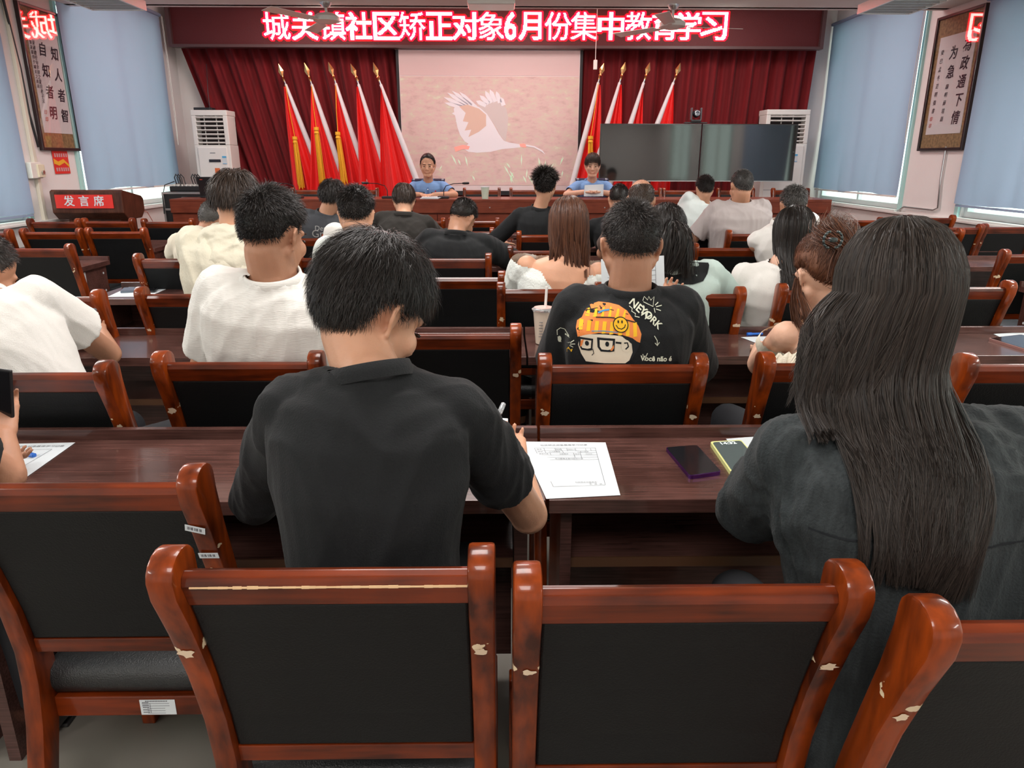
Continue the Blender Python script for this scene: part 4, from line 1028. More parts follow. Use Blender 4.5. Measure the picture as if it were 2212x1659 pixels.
def head_rot(yaw, pitch, roll):
    return Matrix.Rotation(yaw, 3, 'Z') @ Matrix.Rotation(-pitch, 3, 'X') @ Matrix.Rotation(roll, 3, 'Y')
def make_hair(parent, Hc, Hm, hs, st):
    """short to medium cuts; st: dict with n, top, side, nape, lift, w, infl, col, whorl, low, seed"""
    rg = np.random.RandomState(st.get('seed', 1)); n = st['n']; K = st.get('k', 5)
    d = rg.normal(0, 1, (n*3, 3)); d /= np.linalg.norm(d, axis=1, keepdims=True)
    def ok(d, off=0):
        a = np.degrees(np.arctan2(np.abs(d[:, 0]), -d[:, 1])); e = np.degrees(np.arcsin(np.clip(d[:, 2], -1, 1)))
        return a, e, e > low_bound(a, st.get('nape_e', -46))+off+rg.normal(0, st.get('edge', 3), len(d))
    a, e, k_ = ok(d); d, a, e = d[k_][:n], a[k_][:n], e[k_][:n]; n = len(d)
    if st.get('bald'):
        k_ = (e < 32) | (rg.uniform(0, 1, n) < .06); d, a, e = d[k_], a[k_], e[k_]; n = len(d)
    hgt = np.clip((e+45)/95, 0, 1)
    Ln = np.interp(hgt, [0, .25, .5, .75, 1], [st['nape'], (st['nape']+st['side'])/2, st['side'], st['top'], st['top']])*rg.uniform(.65, 1.15, n)
    Ln = Ln*np.where((a > 66) & (a < 112) & (e < 14), .42, 1)
    p = SKC+SKR*d*1.0; nrm = d/SKR; nrm /= np.linalg.norm(nrm, axis=1, keepdims=True)
    wh = np.array(st.get('whorl', (.1, -.55, .83))); wh = wh/np.linalg.norm(wh)
    t = d-wh; t -= nrm*(t*nrm).sum(1, keepdims=True); t /= (np.linalg.norm(t, axis=1, keepdims=True)+1e-6)
    sw = np.cross(nrm, t); t = t+sw*st.get('swirl', .25)+rg.normal(0, st.get('mess', .22), (n, 3))
    if 'flow' in st: t = t*.5+np.array(st['flow'])
    t -= nrm*(t*nrm).sum(1, keepdims=True); t /= (np.linalg.norm(t, axis=1, keepdims=True)+1e-6)
    lift = st['lift']*(.5+.9*rg.uniform(0, 1, n))*np.interp(hgt, [0, .4, 1], [.6, .9, 1])
    pts = [p]; cur = p.copy(); g = np.array([0, 0, -1.]); seg = Ln/(K-1)
    infl = st.get('infl', .006)*rg.uniform(.2, 1.1, n)
    for i in range(K-1):
        dd = t*(1-lift)[:, None]+nrm*(lift*(1-.7*i/(K-1)))[:, None]*1.3+g*st.get('grav', .35)*(i/(K-1))+rg.normal(0, st.get('curl', .08), (n, 3))
        dd /= np.linalg.norm(dd, axis=1, keepdims=True); cur = cur+dd*seg[:, None]
        q = (cur-SKC)/(SKR+infl[:, None]*min(1, (i+1)/2)); l_ = np.linalg.norm(q, axis=1); bad = l_ < 1
        cur[bad] = SKC+(q[bad]/l_[bad][:, None])*(SKR+infl[bad][:, None]*min(1, (i+1)/2))
        pts.append(cur.copy())
        nn = (cur-SKC)/SKR**2; nn /= np.linalg.norm(nn, axis=1, keepdims=True)
        t = dd-nn*(dd*nn).sum(1, keepdims=True); t /= (np.linalg.norm(t, axis=1, keepdims=True)+1e-6); nrm = nn
    P3 = np.stack(pts, 1)
    nor = (P3-SKC)/SKR**2; nor /= np.linalg.norm(nor, axis=2, keepdims=True)
    nor += rg.normal(0, .35, (len(P3), 1, 3))
    R = np.array(Hm)*hs; C = np.array(Hc)
    me = strips('hair', P3 @ R.T+C, st['w'], nor @ np.array(Hm).T, None, parent)
    # underlying cap
    nu, nv = 72, 30; vs = []; fs = []; ci = st.get('cap', .004)
    top_ = 88 if not st.get('bald') else 30
    for i in range(nu+1):
        a_ = -180+360*i/nu; lo = float(low_bound(abs(a_), st.get('nape_e', -46)))+st.get('cap_off', 4)
        for j in range(nv+1):
            e_ = lo+(top_-lo)*j/nv; th = math.radians(a_); ee = math.radians(e_); f_ = min(1, j/5)
            dv = np.array([math.sin(th)*math.cos(ee), -math.cos(th)*math.cos(ee), math.sin(ee)])
            vs.append(R @ (SKC+(SKR+ci*f_+.0008)*dv)+C)
    for i in range(nu):
        for j in range(nv):
            k = i*(nv+1)+j; fs.append((k, k+nv+1, k+nv+2, k+1))
    m2 = bpy.data.meshes.new('cap'); m2.from_pydata([tuple(v) for v in vs], [], fs)
    m2.polygons.foreach_set('use_smooth', [True]*len(fs))
    bm = bmesh.new(); bm.from_mesh(me); bm.from_mesh(m2); bm.to_mesh(me); bm.free(); bpy.data.meshes.remove(m2)
    return link('hair', me, HM[st.get('col', 'black')], parent)
def long_hair(parent, Hc, Hm, hs, st, bvh):
    """straight hair from a centre part hanging behind the shoulders"""
    rg = np.random.RandomState(st.get('seed', 1)); n = st['n']; K1, K2 = 6, st.get('k2', 12)
    R = np.array(Hm)*hs; C = np.array(Hc)
    amax = st.get('amax', 118); fan = st.get('fan', 0)
    a = np.radians(rg.uniform(-amax, amax, n)); e0 = np.radians(np.clip(rg.uniform(0, 95, n)**1.0, 2, 88))
    lay = st.get('vol', .018)*rg.uniform(.1, 1, n)
    pts = []
    e1 = math.radians(-8)
    for i in range(K1):
        e = e0+(e1-e0)*i/(K1-1)
        inf = lay*np.interp(i, [0, 2, K1-1], [.5, 1, 1.25])
        dv = np.stack([np.sin(a)*np.cos(e), -np.cos(a)*np.cos(e), np.sin(e)], 1)
        pts.append((SKC+(SKR+inf[:, None])*dv) @ R.T+C)
    h = pts[-1]; zend = st['len']*(1-rg.uniform(0, 1, n)**2.2*st.get('ragged', .35))
    if st.get('front'): zend = np.where(a < -math.radians(amax)*.55, zend*.52, zend)
    ph = np.floor((a+3)*st.get('clumps', 9))
    cl = rg.uniform(-1, 1, 400)[ph.astype(int) % 400]; cl2 = rg.uniform(0, 6, 400)[ph.astype(int) % 400]
    cx = C[0]+st.get('drift', 0)
    tap = st.get('taper', .55)
    grid = None
    if bvh:
        xs = np.linspace(C[0]-.4, C[0]+.4, 41); zs = np.linspace(C[2]-st['len']-.15, C[2], 41); grid = np.full((41, 41), 9.)
        for i, x in enumerate(xs):
            for j, z in enumerate(zs):
                hit = bvh.ray_cast(Vector((x, C[1]-1.0, z)), Vector((0, 1, 0)), 1.4)
                if hit[0] is not None: grid[i, j] = hit[0].y
    for i in range(1, K2+1):
        s = i/K2; z = h[:, 2]-zend*s
        x = cx+(h[:, 0]-C[0])*(1+(st.get('mid', 1.1)-1)*np.sin(min(1, s*1.6)*PI/2))*(1-(1-tap)*s**1.6)+(C[0]-cx)*(1-s)
        x = x-fan*np.clip(-a/math.radians(amax)-.25, 0, 1)*1.3*np.sin(min(1, s*1.25)*PI/2)
        x = x+cl*.022*s*s+.010*np.sin(s*7+cl2)*s
        y = h[:, 1]+(C[1]-.10-h[:, 1])*min(1, s*1.3)*.55+.008*np.sin(s*9+cl2*2)*s
        if grid is not None:
            ix = np.clip((x-xs[0])/(xs[1]-xs[0]), 0, 39.99); iz = np.clip((z-zs[0])/(zs[1]-zs[0]), 0, 39.99)
            g_ = np.minimum(grid[ix.astype(int), iz.astype(int)], np.minimum(grid[ix.astype(int)+1, iz.astype(int)], grid[ix.astype(int), iz.astype(int)+1]))
            y = np.where(g_ < 8, np.minimum(y, g_-.006-lay*.9), y)
        pts.append(np.stack([x, y, z], 1))
    P3 = np.stack(pts, 1)
    # ease the drop
    for _ in range(2): P3[:, K1:-1] = .25*P3[:, K1-1:-2]+.5*P3[:, K1:-1]+.25*P3[:, K1+1:]
    nor = P3-np.array([C[0], C[1]+.12, 0]); nor[:, :, 2] = np.where(np.arange(P3.shape[1])[None, :] < K1, P3[:, :, 2]-C[2], 0)
    nor /= (np.linalg.norm(nor, axis=2, keepdims=True)+1e-6); nor += rg.normal(0, .3, (n, 1, 3))
    me = strips('hair', P3, st['w'], nor, None, parent, tip=.3)
    bm = bmesh.new(); bm.from_mesh(me)
    tmp = make_hair(parent, Hc, Hm, hs, dict(n=1500, top=.06, side=.06, nape=.04, lift=.1, w=st['w'], infl=.008, col=st['col'], seed=3, grav=.8))
    bm.from_mesh(tmp.data); bpy.data.objects.remove(tmp); bm.to_mesh(me); bm.free()
    return link('hair', me, HM[st['col']], parent)

def add_hand(bm, W, D, Nn, side, curl=.5, s=1.0, spread=.1):
    """palm plus five bent fingers; D towards the fingers, Nn out of the back of the hand, side=+1 thumb on +S"""
    D = Vector(D).normalized(); Nn = Vector(Nn); Nn = (Nn-D*Nn.dot(D)).normalized(); S_ = D.cross(Nn).normalized()*side
    W = Vector(W)
    for q in (-.024, -.008, .008, .024):
        rc(bm, W+S_*q*.7*s+D*.012*s, W+S_*q*s+D*.078*s, .014*s, .0125*s, 8)
    for i, (q, L_) in enumerate(((.030, .072), (.010, .082), (-.010, .076), (-.029, .060))):
        p = W+S_*q*s+D*.080*s; d = (D+S_*spread*q*12).normalized(); r_ = .0088*s
        for k, fr in enumerate((.45, .32, .25)):
            d = (Matrix.Rotation(curl*(.5+.35*k), 3, D.cross(Nn)) @ d); 
            if d.dot(Nn) > 0 and k == 0: d = (d-Nn*2*d.dot(Nn)).normalized()
            e = p+d*L_*fr*s; rc(bm, p, e, r_*(1-.10*k), r_*(1-.10*(k+1)), 8); p = e
    p = W+S_*.026*s+D*.022*s; d = (D*.65+S_*.75-Nn*.25).normalized()
    e = p+d*.042*s; rc(bm, p, e, .0125*s, .0105*s, 8)
    d2 = (D*.95+S_*.15-Nn*.3).normalized(); e2 = e+d2*.032*s; rc(bm, e, e2, .0105*s, .0085*s, 8)
    return e2

def person(label, c7, hip, head, sw=.168, girth=1.0, skin='a', shirt=None, style=None, arms=None, face=0.0, roll=0.0, tw=0.0, vox=.007, svox=.007, wr=.0025, hs=.96, sleeve=.75, hand_curl=.6, ears=True, group=None, belly=0, slv_r=.066, shirt_label=None, neck=None, hunch=.03, tag_shirt=True, nofeet=False, seatz=.47):
    """c7/head centre/elbows/wrists are world points; head=(point, yaw, pitch, roll)"""
    c7 = Vector(c7); hip = Vector(hip); Hc = Vector(head[0])
    t = None
    sp = (c7-hip); sl = sp.length; s_ = sp.normalized()
    f0 = V(-math.sin(face+tw), math.cos(face+tw), 0); r0 = V(math.cos(face+tw), math.sin(face+tw), 0)
    r0 = (r0*math.cos(roll)+V(0, 0, 1)*math.sin(roll)).normalized()
    rr_ = (r0-s_*r0.dot(s_)).normalized(); fr_ = s_.cross(rr_)
    if fr_.dot(f0) < 0: fr_ = -fr_
    def spine(u):
        return hip+sp*u-fr_*hunch*math.sin(max(0, min(1, u))*PI)*1.0
    k = sw/.168
    prof = [(-.08, .165, .125), (.0, .172, .128), (.25, .150, .112+belly), (.5, .163, .116+belly*.6), (.72, .182, .120), (.86, .184, .108), (.94, .150, .086), (.99, .088, .066), (1.03, .062, .058)]
    def torso(bm, ex_, top=True, wmul=1.0):
        rings = []
        for u, w_, d_ in prof:
            if not top and u > 1.0: continue
            rings.append((spine(u), rr_*(w_*k*girth*wmul+ex_), fr_*(d_*girth+ex_)))
        loft(bm, rings)
    Sh = {}
    for sd in (-1, 1):
        Sh[sd] = c7+rr_*sd*sw-s_*.062+fr_*(.012)
    A = arms or {}
    for sd in (-1, 1):
        if sd not in A:
            e = Sh[sd]+rr_*sd*.05+fr_*.16-V(0, 0, .22); A[sd] = (e, e+f0*.20-r0*sd*.10+V(0, 0, .03))
    A = {sd: (Vector(A[sd][0]), Vector(A[sd][1])) for sd in A}
    # ---- body
    bm = bmesh.new(); torso(bm, -.018, top=False)
    Hm = head_rot(head[1]+face, head[2], head[3])
    H = lambda x, y, z: Hc+Hm @ (V(x, y, z)*hs)
    rc(bm, c7-s_*.025+fr_*.018, H(0, -.022, -.05), .060*(neck or 1), .052*(neck or 1)); rc(bm, c7-s_*.01, H(0, .01, -.07), .050*(neck or 1), .048*(neck or 1))
    R3 = Hm
    add_ell(bm, H(*SKC), tuple(SKR*hs), R3, 24, 16)
    add_ell(bm, H(0, .035, -.035), (.062*hs, .066*hs, .082*hs), R3, 20, 14)
    for sd in (-1, 1):
        rc(bm, H(sd*.056, .0, -.045), H(sd*.022, .072, -.100), .020*hs, .019*hs)
        add_ell(bm, H(sd*.038, .070, -.028), (.024*hs, .022*hs, .026*hs), R3, 12, 8)
        if ears:
            arc = [(.070, .006, -.036), (.079, -.003, -.030), (.086, -.014, -.012), (.089, -.018, .008), (.087, -.010, .022), (.080, .002, .020), (.074, .008, .008)]
            for p_, q_ in zip(arc, arc[1:]): rc(bm, H(sd*p_[0], p_[1], p_[2]), H(sd*q_[0], q_[1], q_[2]), .0050*hs, .0050*hs, 7)
            add_ell(bm, H(sd*.079, -.003, -.004), (.004*hs, .013*hs, .024*hs), R3 @ Matrix.Rotation(sd*.5, 3, 'Z'), 12, 8)
            rc(bm, H(sd*.074, .002, -.030), H(sd*.079, -.004, -.036), .006, .006, 7)
    rc(bm, H(0, .094, .004), H(0, .112, -.032), .008*hs, .013*hs, 10)
    for sd in (-1, 1): rc(bm, H(sd*.010, .100, -.036), H(sd*.012, .098, -.036), .008*hs, .008*hs, 8)
    rc(bm, H(-.014, .092, -.066), H(.014, .092, -.066), .009*hs, .009*hs, 8)
    add_ell(bm, H(0, .080, -.100), (.020*hs, .018*hs, .016*hs), R3, 12, 8)
    rc(bm, H(-.035, .079, .020), H(.035, .079, .020), .010*hs, .010*hs, 8)
    hands = {}
    for sd in (-1, 1):
        E, W = A[sd]; rc(bm, Sh[sd], E, .048, .040); rc(bm, E, W, .042, .027)
        add_ell(bm, E, (.042, .042, .042))
        d = (W-E).normalized(); up = V(0, 0, 1) if abs(d.z) < .8 else -f0
        if isinstance(hand_curl, dict): hc = hand_curl.get(sd, .6)
        else: hc = hand_curl
        hands[sd] = (W, d); add_hand(bm, W+d*.005, d+V(0, 0, -.12), up+rr_*sd*.25, -1 if (d.cross(up)).dot(rr_)*sd > 0 else 1, hc)
    # hips and legs reach the floor in the same skin-tight body
    K_ = {}; Ft = {}
    for sd in (-1, 1):
        hp = hip+r0*sd*.085+V(0, 0, -.02); hp.z = seatz+.085
        kn = hp+f0*.40+r0*sd*.05; kn.z = seatz+.055; an = kn+f0*(.02); an.z = (DAIS if seatz > .6 else 0)+.085; K_[sd] = (hp, kn, an)
        rc(bm, hp, kn, .072, .052); rc(bm, kn, an, .050, .036)
        rc(bm, an-V(0, 0, .045), an+f0*.15-V(0, 0, .055), .03, .028)
    body = remesh(bm, vox, 3)
    t = link('person', body, SK[skin]); tag(t, label, 'person', group)
    # ---- shirt
    sh_o = None
    if shirt:
        bm = bmesh.new(); ex_ = shirt.get('ex', .014); torso(bm, ex_, top=False, wmul=shirt.get('wm', 1.0))
        cuffs = []
        for sd in (-1, 1):
            E, W = A[sd]; S0 = Sh[sd]
            rc(bm, c7+rr_*sd*.055-s_*.035, S0, .050, slv_r*.93)
            sl_ = sleeve[sd] if isinstance(sleeve, dict) else sleeve
            if sl_ <= 1.0:
                q = S0+(E-S0)*sl_; rc(bm, S0, S0+(q-S0)*.15, slv_r, slv_r)
                cone(bm, S0, q, slv_r, slv_r*shirt.get('flare', 1.0)); cuffs.append((q, q-S0, slv_r*shirt.get('flare', 1.0)))
            else:
                rc(bm, S0, E, slv_r, slv_r*.92); add_ell(bm, E, (slv_r*.92,)*3)
                q = E+(W-E)*(sl_-1); rc(bm, E, E+(q-E)*.2, slv_r*.9, slv_r*.88); cone(bm, E, q, slv_r*.88, .042); cuffs.append((q, q-E, .042))
        if not shirt.get('open', False):
            nd_ = (s_*1.5+(H(0, -.022, -.05)-c7).normalized()).normalized(); cone(bm, c7-s_*.06, c7+nd_*.014, .094*(neck or 1), .071*(neck or 1), 28); cuffs.append((c7+nd_*.012, nd_, .072*(neck or 1)))
        me = remesh(bm, svox, 6); displace(me, wr, shirt.get('seed', 1))
        for c_, ax, r_ in cuffs: cut_cuff(me, c_, ax, r_, svox*1.3)
        if shirt.get('cut'): shirt['cut'](me, c7, rr_, fr_, s_)
        sh_o = link(shirt.get('name', 't_shirt'), me, shirt['mat'], t)
        if shirt.get('label'): sh_o['label'] = shirt['label']
        if shirt.get('collar', True):
            cc = c7+(s_*1.5+(H(0, -.022, -.05)-c7).normalized()).normalized()*.012; nd = (s_*1.5+(H(0, -.022, -.05)-c7).normalized()).normalized()
            rp_ = (rr_-nd*rr_.dot(nd)).normalized(); fp_ = nd.cross(rp_)
            bm = bmesh.new(); rings = []
            ri = .0655*(neck or 1)
            for h_, r_ in ((-.022, ri+.0085), (-.010, ri+.0075), (.005, ri+.0035), (.006, ri-.002), (-.01, ri-.001)):
                rings.append([bm.verts.new(cc+nd*h_+(rp_*math.cos(2*PI*k_/36)+fp_*math.sin(2*PI*k_/36)*(1.0))*r_ ) for k_ in range(36)])
            for a_, b_ in zip(rings, rings[1:]):
                for k_ in range(36): bm.faces.new((a_[k_], a_[(k_+1) % 36], b_[(k_+1) % 36], b_[k_]))
            obj('collar', bm, shirt['mat'], t, smooth=True)
    # ---- trousers and shoes
    bm = bmesh.new()
    loft(bm, [(spine(-.10)+V(0, 0, 0), rr_*.175*girth, fr_*.135), (spine(.02), rr_*.178*girth, fr_*.135), (spine(.12), rr_*.165*girth, fr_*.125)])
    for sd in (-1, 1):
        hp, kn, an = K_[sd]; rc(bm, hp, kn, .085, .066); rc(bm, kn, kn, .066, .066); cone(bm, kn, an+V(0, 0, .03), .066, .055)
    o = link('trousers', remesh(bm, .016, 3), shirt.get('legs', M['trouser']) if shirt else M['trouser'], t)
    for sd in (-1, 1):
        hp, kn, an = K_[sd]; bm = bmesh.new()
        rc(bm, an-V(0, 0, .035), an+f0*.16-V(0, 0, .048), .042, .036); add_box(bm, tuple(an+f0*.06-V(0, 0, .078)), (.075, .075, .012), .003)
        obj('shoe', bm, M['shoe'], t, smooth=True)
    # ---- face details
    for sd in (-1, 1):
        bm = bmesh.new(); add_ell(bm, H(sd*.031, .0905, -.002), (.0125*hs, .0055*hs, .0042*hs), R3, 12, 8); obj('eye', bm, M['eye'], t, smooth=True)
        bm = bmesh.new(); rc(bm, H(sd*.016, .0955, .019), H(sd*.046, .086, .021), .0035, .0025, 8); obj('eyebrow', bm, M['brow'], t, smooth=True)
    bm = bmesh.new(); rc(bm, H(-.019, .0945, -.066), H(.019, .0945, -.066), .0052, .0052, 8); obj('mouth', bm, M['lip'], t, smooth=True)
    bv = None
    if style:
        if style.get('long'):
            if sh_o: bv = BVHTree.FromPolygons([v.co.copy() for v in sh_o.data.vertices], [tuple(p_.vertices) for p_ in sh_o.data.polygons])
            h_ = long_hair(t, Hc, Hm, hs, style, bv)
        else: h_ = make_hair(t, Hc, Hm, hs, style)
        if style.get('label'): h_['label'] = style['label']
    return dict(o=t, shirt=sh_o, H=H, Hm=Hm, Hc=Hc, c7=c7, r=rr_, f=fr_, s=s_, Sh=Sh, hands=hands, A=A, f0=f0, r0=r0, spine=spine)
def cloth(name, col, rough=.85, bump=.35, bs=300, **kw):
    return mat(name, col, rough=rough, spec=.25, bump=bump, bscale=bs, sheen=.05, **kw)
def bvh_of(o): return BVHTree.FromPolygons([v.co.copy() for v in o.data.vertices], [tuple(p_.vertices) for p_ in o.data.polygons])
def decal(name, par, bv, o0, u, v, n, poly, m, lift=.0015, res=.006, label=None):
    """flat print laid on cloth: outline in (u, v) metres, dropped onto the surface along n"""
    bm = bmesh.new(); vs = [bm.verts.new((p_[0], p_[1], 0)) for p_ in poly]; bm.faces.new(vs)
    bmesh.ops.triangulate(bm, faces=bm.faces[:])
    x0 = min(p_[0] for p_ in poly); x1 = max(p_[0] for p_ in poly); y0 = min(p_[1] for p_ in poly); y1 = max(p_[1] for p_ in poly)
    x = x0+res
    while x < x1:
        bmesh.ops.bisect_plane(bm, geom=bm.verts[:]+bm.edges[:]+bm.faces[:], plane_co=(x, 0, 0), plane_no=(1, 0, 0)); x += res
    y = y0+res
    while y < y1:
        bmesh.ops.bisect_plane(bm, geom=bm.verts[:]+bm.edges[:]+bm.faces[:], plane_co=(0, y, 0), plane_no=(0, 1, 0)); y += res
    return drop(name, par, bv, o0, u, v, n, bm, m, lift, label)
def drop(name, par, bv, o0, u, v, n, bm, m, lift, label=None):
    miss = []
    for q in bm.verts:
        p_ = o0+u*q.co.x+v*q.co.y; h = bv.ray_cast(p_-n*.4, n, .8)
        if h[0] is not None: q.co = h[0]-n*lift
        else: q.co = p_; miss.append(q)
    if miss: bmesh.ops.delete(bm, geom=miss, context='VERTS')
    bad = [e for e in bm.edges if e.calc_length() > .05]
    if bad: bmesh.ops.delete(bm, geom=bad, context='EDGES')
    o = obj(name, bm, m, par, smooth=True)
    if label: o['label'] = label
    return o
# ------------------------------------------------------------------ the people
HS = dict(n=5000, top=.045, side=.028, nape=.012, lift=.35, w=.0016, infl=.010, seed=1, cap=.004)
def style(**k): d = dict(HS); d.update(k); return d
black_t = cloth('black_cotton', (.010, .011, .012)); white_t = cloth('white_cotton', (.78, .76, .72)); white2 = cloth('cool_white_cotton', (.74, .80, .78))
def pt(x, y, Y): return P(x, y, Y=Y)

# young man in the black T-shirt, nearest
G1 = person('young man in a plain black T-shirt bending over the desk to write, nearest row', pt(800, 812, 1.16), (-.225, 1.185, .56),
            (pt(803, 668, 1.275), -.80, .60, .05), sw=.140, girth=.97, skin='a', shirt=dict(mat=black_t, seed=3, ex=.016, flare=1.12, label='plain black T-shirt'), vox=.0045, svox=.006, wr=.0035,
            style=style(n=24000, top=.062, side=.046, nape=.028, lift=.34, w=.0009, infl=.018, cap=.010, k=6, curl=.10, mess=.32, grav=.5, seed=4, nape_e=-60, whorl=(.05, -.35, .93)),
            arms={1: (pt(1142, 1112, 1.42), pt(1116, 985, 1.62)), -1: (pt(552, 1080, 1.36), V(-.36, 1.60, .795))}, sleeve={1: .64, -1: 1.04}, slv_r=.058, roll=-.03, hs=1.0, hand_curl={1: .95, -1: .6}, hunch=.045)
# woman with long hair
grey_linen = cloth('dark_grey_linen', (.028, .034, .036), bump=.5, bs=240, var=.25, vscale=40, vstretch=(3, 3, .4))
G2 = person('woman with very long dark hair in a dark grey linen shirt, right foreground', (.655, 1.10, 1.095), (.68, 1.05, .56),
            (V(.645, 1.175, 1.273), .02, .15, 0), sw=.170, girth=1.05, skin='c', shirt=dict(mat=grey_linen, seed=8, name='linen_shirt', ex=.022), vox=.006, svox=.007, wr=.005,
            style=dict(long=1, n=24000, w=.0011, len=.40, fan=.05, front=1, drift=-.05, col='long', taper=.50, vol=.014, seed=5, ragged=.6, clumps=40, mid=1.12, k2=12), arms={-1: (pt(1630, 1095, 1.24), V(.60, 1.50, .805)), 1: (V(.95, 1.20, .86), V(.90, 1.55, .80))}, sleeve=1.7, slv_r=.072, hs=1.0)
# man with the printed shirt
G3 = person('man with cropped hair in a black T-shirt with a cartoon printed on its back', pt(1362, 628, 2.09), (.375, 2.21, .56),
            (pt(1362, 533, 2.125), .02, .22, 0), sw=.150, girth=1.05, skin='b', shirt=dict(mat=black_t, seed=12, ex=.02, label='black T-shirt with a printed back', flare=1.15), vox=.005, svox=.0065, wr=.002,
            style=style(n=11000, top=.024, side=.010, nape=.004, lift=.55, w=.0011, infl=.008, cap=.002, k=4, mess=.4, seed=6, col='salt', nape_e=-40), arms={1: (pt(1500, 810, 2.28), pt(1470, 668, 2.50)), -1: (pt(1208, 800, 2.28), V(.33, 2.55, .82))}, sleeve=.9, slv_r=.074, hs=1.0, neck=1.12, hand_curl={1: .9, -1: .6})
# man in the white shirt, left
G4 = person('heavy man with cropped hair in a white textured shirt, second row left', pt(590, 600, 2.15), (-.735, 2.34, .56),
            (pt(590, 508, 2.17), -.42, .25, .03), sw=.160, girth=1.12, skin='b', shirt=dict(mat=mat('white_textured_knit', (.76, .74, .70), rough=.9, bump=.35, bscale=420, bstretch=(.15, .15, 1)), seed=22, ex=.018, name='shirt'), vox=.005, svox=.0065, wr=.0028,
            style=style(n=11000, top=.034, side=.015, nape=.005, lift=.5, w=.0012, infl=.010, cap=.003, k=4, mess=.3, seed=7, nape_e=-38, whorl=(-.1, -.6, .8)), hs=1.02, neck=1.2, slv_r=.076, roll=-.02, arms={-1: (V(-.96, 2.26, .84), V(-.95, 2.62, .80)), 1: (V(-.42, 2.3, .84), V(-.52, 2.65, .80))})
# writing man at the left edge
G5 = person('man in a white T-shirt writing with a pen at the left edge, second row', pt(-30, 650, 2.28), (-1.36, 2.18, .56),
            (pt(-34, 588, 2.42), -.55, .55, .1), sw=.155, girth=1.05, skin='b', shirt=dict(mat=white_t, seed=31, ex=.018, flare=1.3), vox=.0055, svox=.007, wr=.003,
            style=style(n=5000, top=.022, side=.008, nape=.004, lift=.5, w=.0014, infl=.006, cap=.002, k=4, seed=8, col='salt'), arms={1: (pt(236, 764, 2.60), pt(214, 714, 2.80)), -1: (V(-1.75, 2.5, .84), V(-1.72, 2.80, .80))}, sleeve=.52, slv_r=.070, tw=-.2, hand_curl={1: 1.0, -1: .6})
# the arm with a phone
G6 = person('person mostly outside the left edge, one bare forearm holding up a phone', (-1.33, 1.33, 1.10), (-1.36, 1.2, .56), (V(-1.31, 1.38, 1.26), -.2, .35, 0), sw=.168, skin='b',
            shirt=dict(mat=black_t, seed=41), vox=.0055, svox=.01, style=style(n=2500, w=.002), arms={1: (pt(12, 1028, 1.50), pt(6, 945, 1.56)), -1: (V(-1.60, 1.5, .83), V(-1.3, 1.62, .82))}, hand_curl={1: 1.0, -1: .6})
# woman with a hair clip
cream = mat('cream_chiffon', (.78, .72, .58), rough=.8, spec=.2, bump=.4, bscale=180)
def off_shoulder(me, c7, r, f, s):
    bm = bmesh.new(); bm.from_mesh(me); k_ = [q for q in bm.faces if (q.calc_center_median()-c7).dot(s) > -.035+.32*min(0, (q.calc_center_median()-c7).dot(r))]
    bmesh.ops.delete(bm, geom=k_, context='FACES'); bm.to_mesh(me); bm.free()
G7 = person('woman with brown hair in a claw clip and a cream off-shoulder top', pt(1818, 690, 2.08), (1.02, 2.25, .56), (pt(1778, 596, 2.12), .18, .30, -.04), sw=.145, skin='c',
            shirt=dict(mat=cream, seed=51, name='off_shoulder_top', collar=False, cut=off_shoulder), vox=.0055, svox=.007, wr=.003, style=style(n=10000, top=.032, side=.06, nape=.075, lift=.05, w=.0014, infl=.012, cap=.010, k=6, seed=9, col='brown', grav=-.5, flow=(0, -.25, .6), mess=.08, curl=.03), sleeve=.35, neck=.85, arms={-1: (V(.88, 2.36, .83), V(1.0, 2.7, .80))})
# long black hair, third row
G8 = person('woman with long straight black hair in a white T-shirt, third row', pt(1690, 575, 3.34), (1.30, 3.52, .56), (pt(1712, 505, 3.42), .1, .30, .08), sw=.155, skin='c', shirt=dict(mat=white_t, seed=61, collar=False),
            style=dict(long=1, n=5500, w=.003, len=.42, col='black', taper=.8, vol=.016, seed=15, ragged=.5, mid=1.05, k2=9, drift=.0), arms={-1: (pt(1612, 640, 3.42), pt(1640, 655, 3.75))}, sleeve=.6, vox=.007, svox=.008)
mint = cloth('pale_green_jersey', (.46, .56, .52))
G9 = person('woman with a loose dark ponytail in a pale green open-backed top', pt(1455, 578, 3.14), (.82, 3.32, .56), (pt(1436, 505, 3.20), .05, .3, .05), sw=.155, girth=1.05, skin='c', shirt=dict(mat=mint, seed=71, ex=.018),
            style=style(n=6500, top=.06, side=.06, nape=.06, lift=.12, w=.0022, infl=.014, cap=.008, k=6, seed=10, col='black', flow=(0, -.8, -.35)), sleeve=1.3, slv_r=.070, arms={1: (pt(1585, 650, 3.35), V(1.0, 3.85, .80))}, vox=.007, svox=.008)
puff = cloth('white_crinkled_cotton', (.78, .82, .78), bump=.6, bs=120)
def v_cut(me, c7, r, f, s):
    bm = bmesh.new(); bm.from_mesh(me); kill = []
    for q in bm.faces:
        v = q.calc_center_median()-c7; x = v.dot(r); z = v.dot(s); y = v.dot(f)
        if (y < .0 and z > -.16+abs(x)*1.15) or z > -.035: kill.append(q)
    bmesh.ops.delete(bm, geom=kill, context='FACES'); bm.to_mesh(me); bm.free()
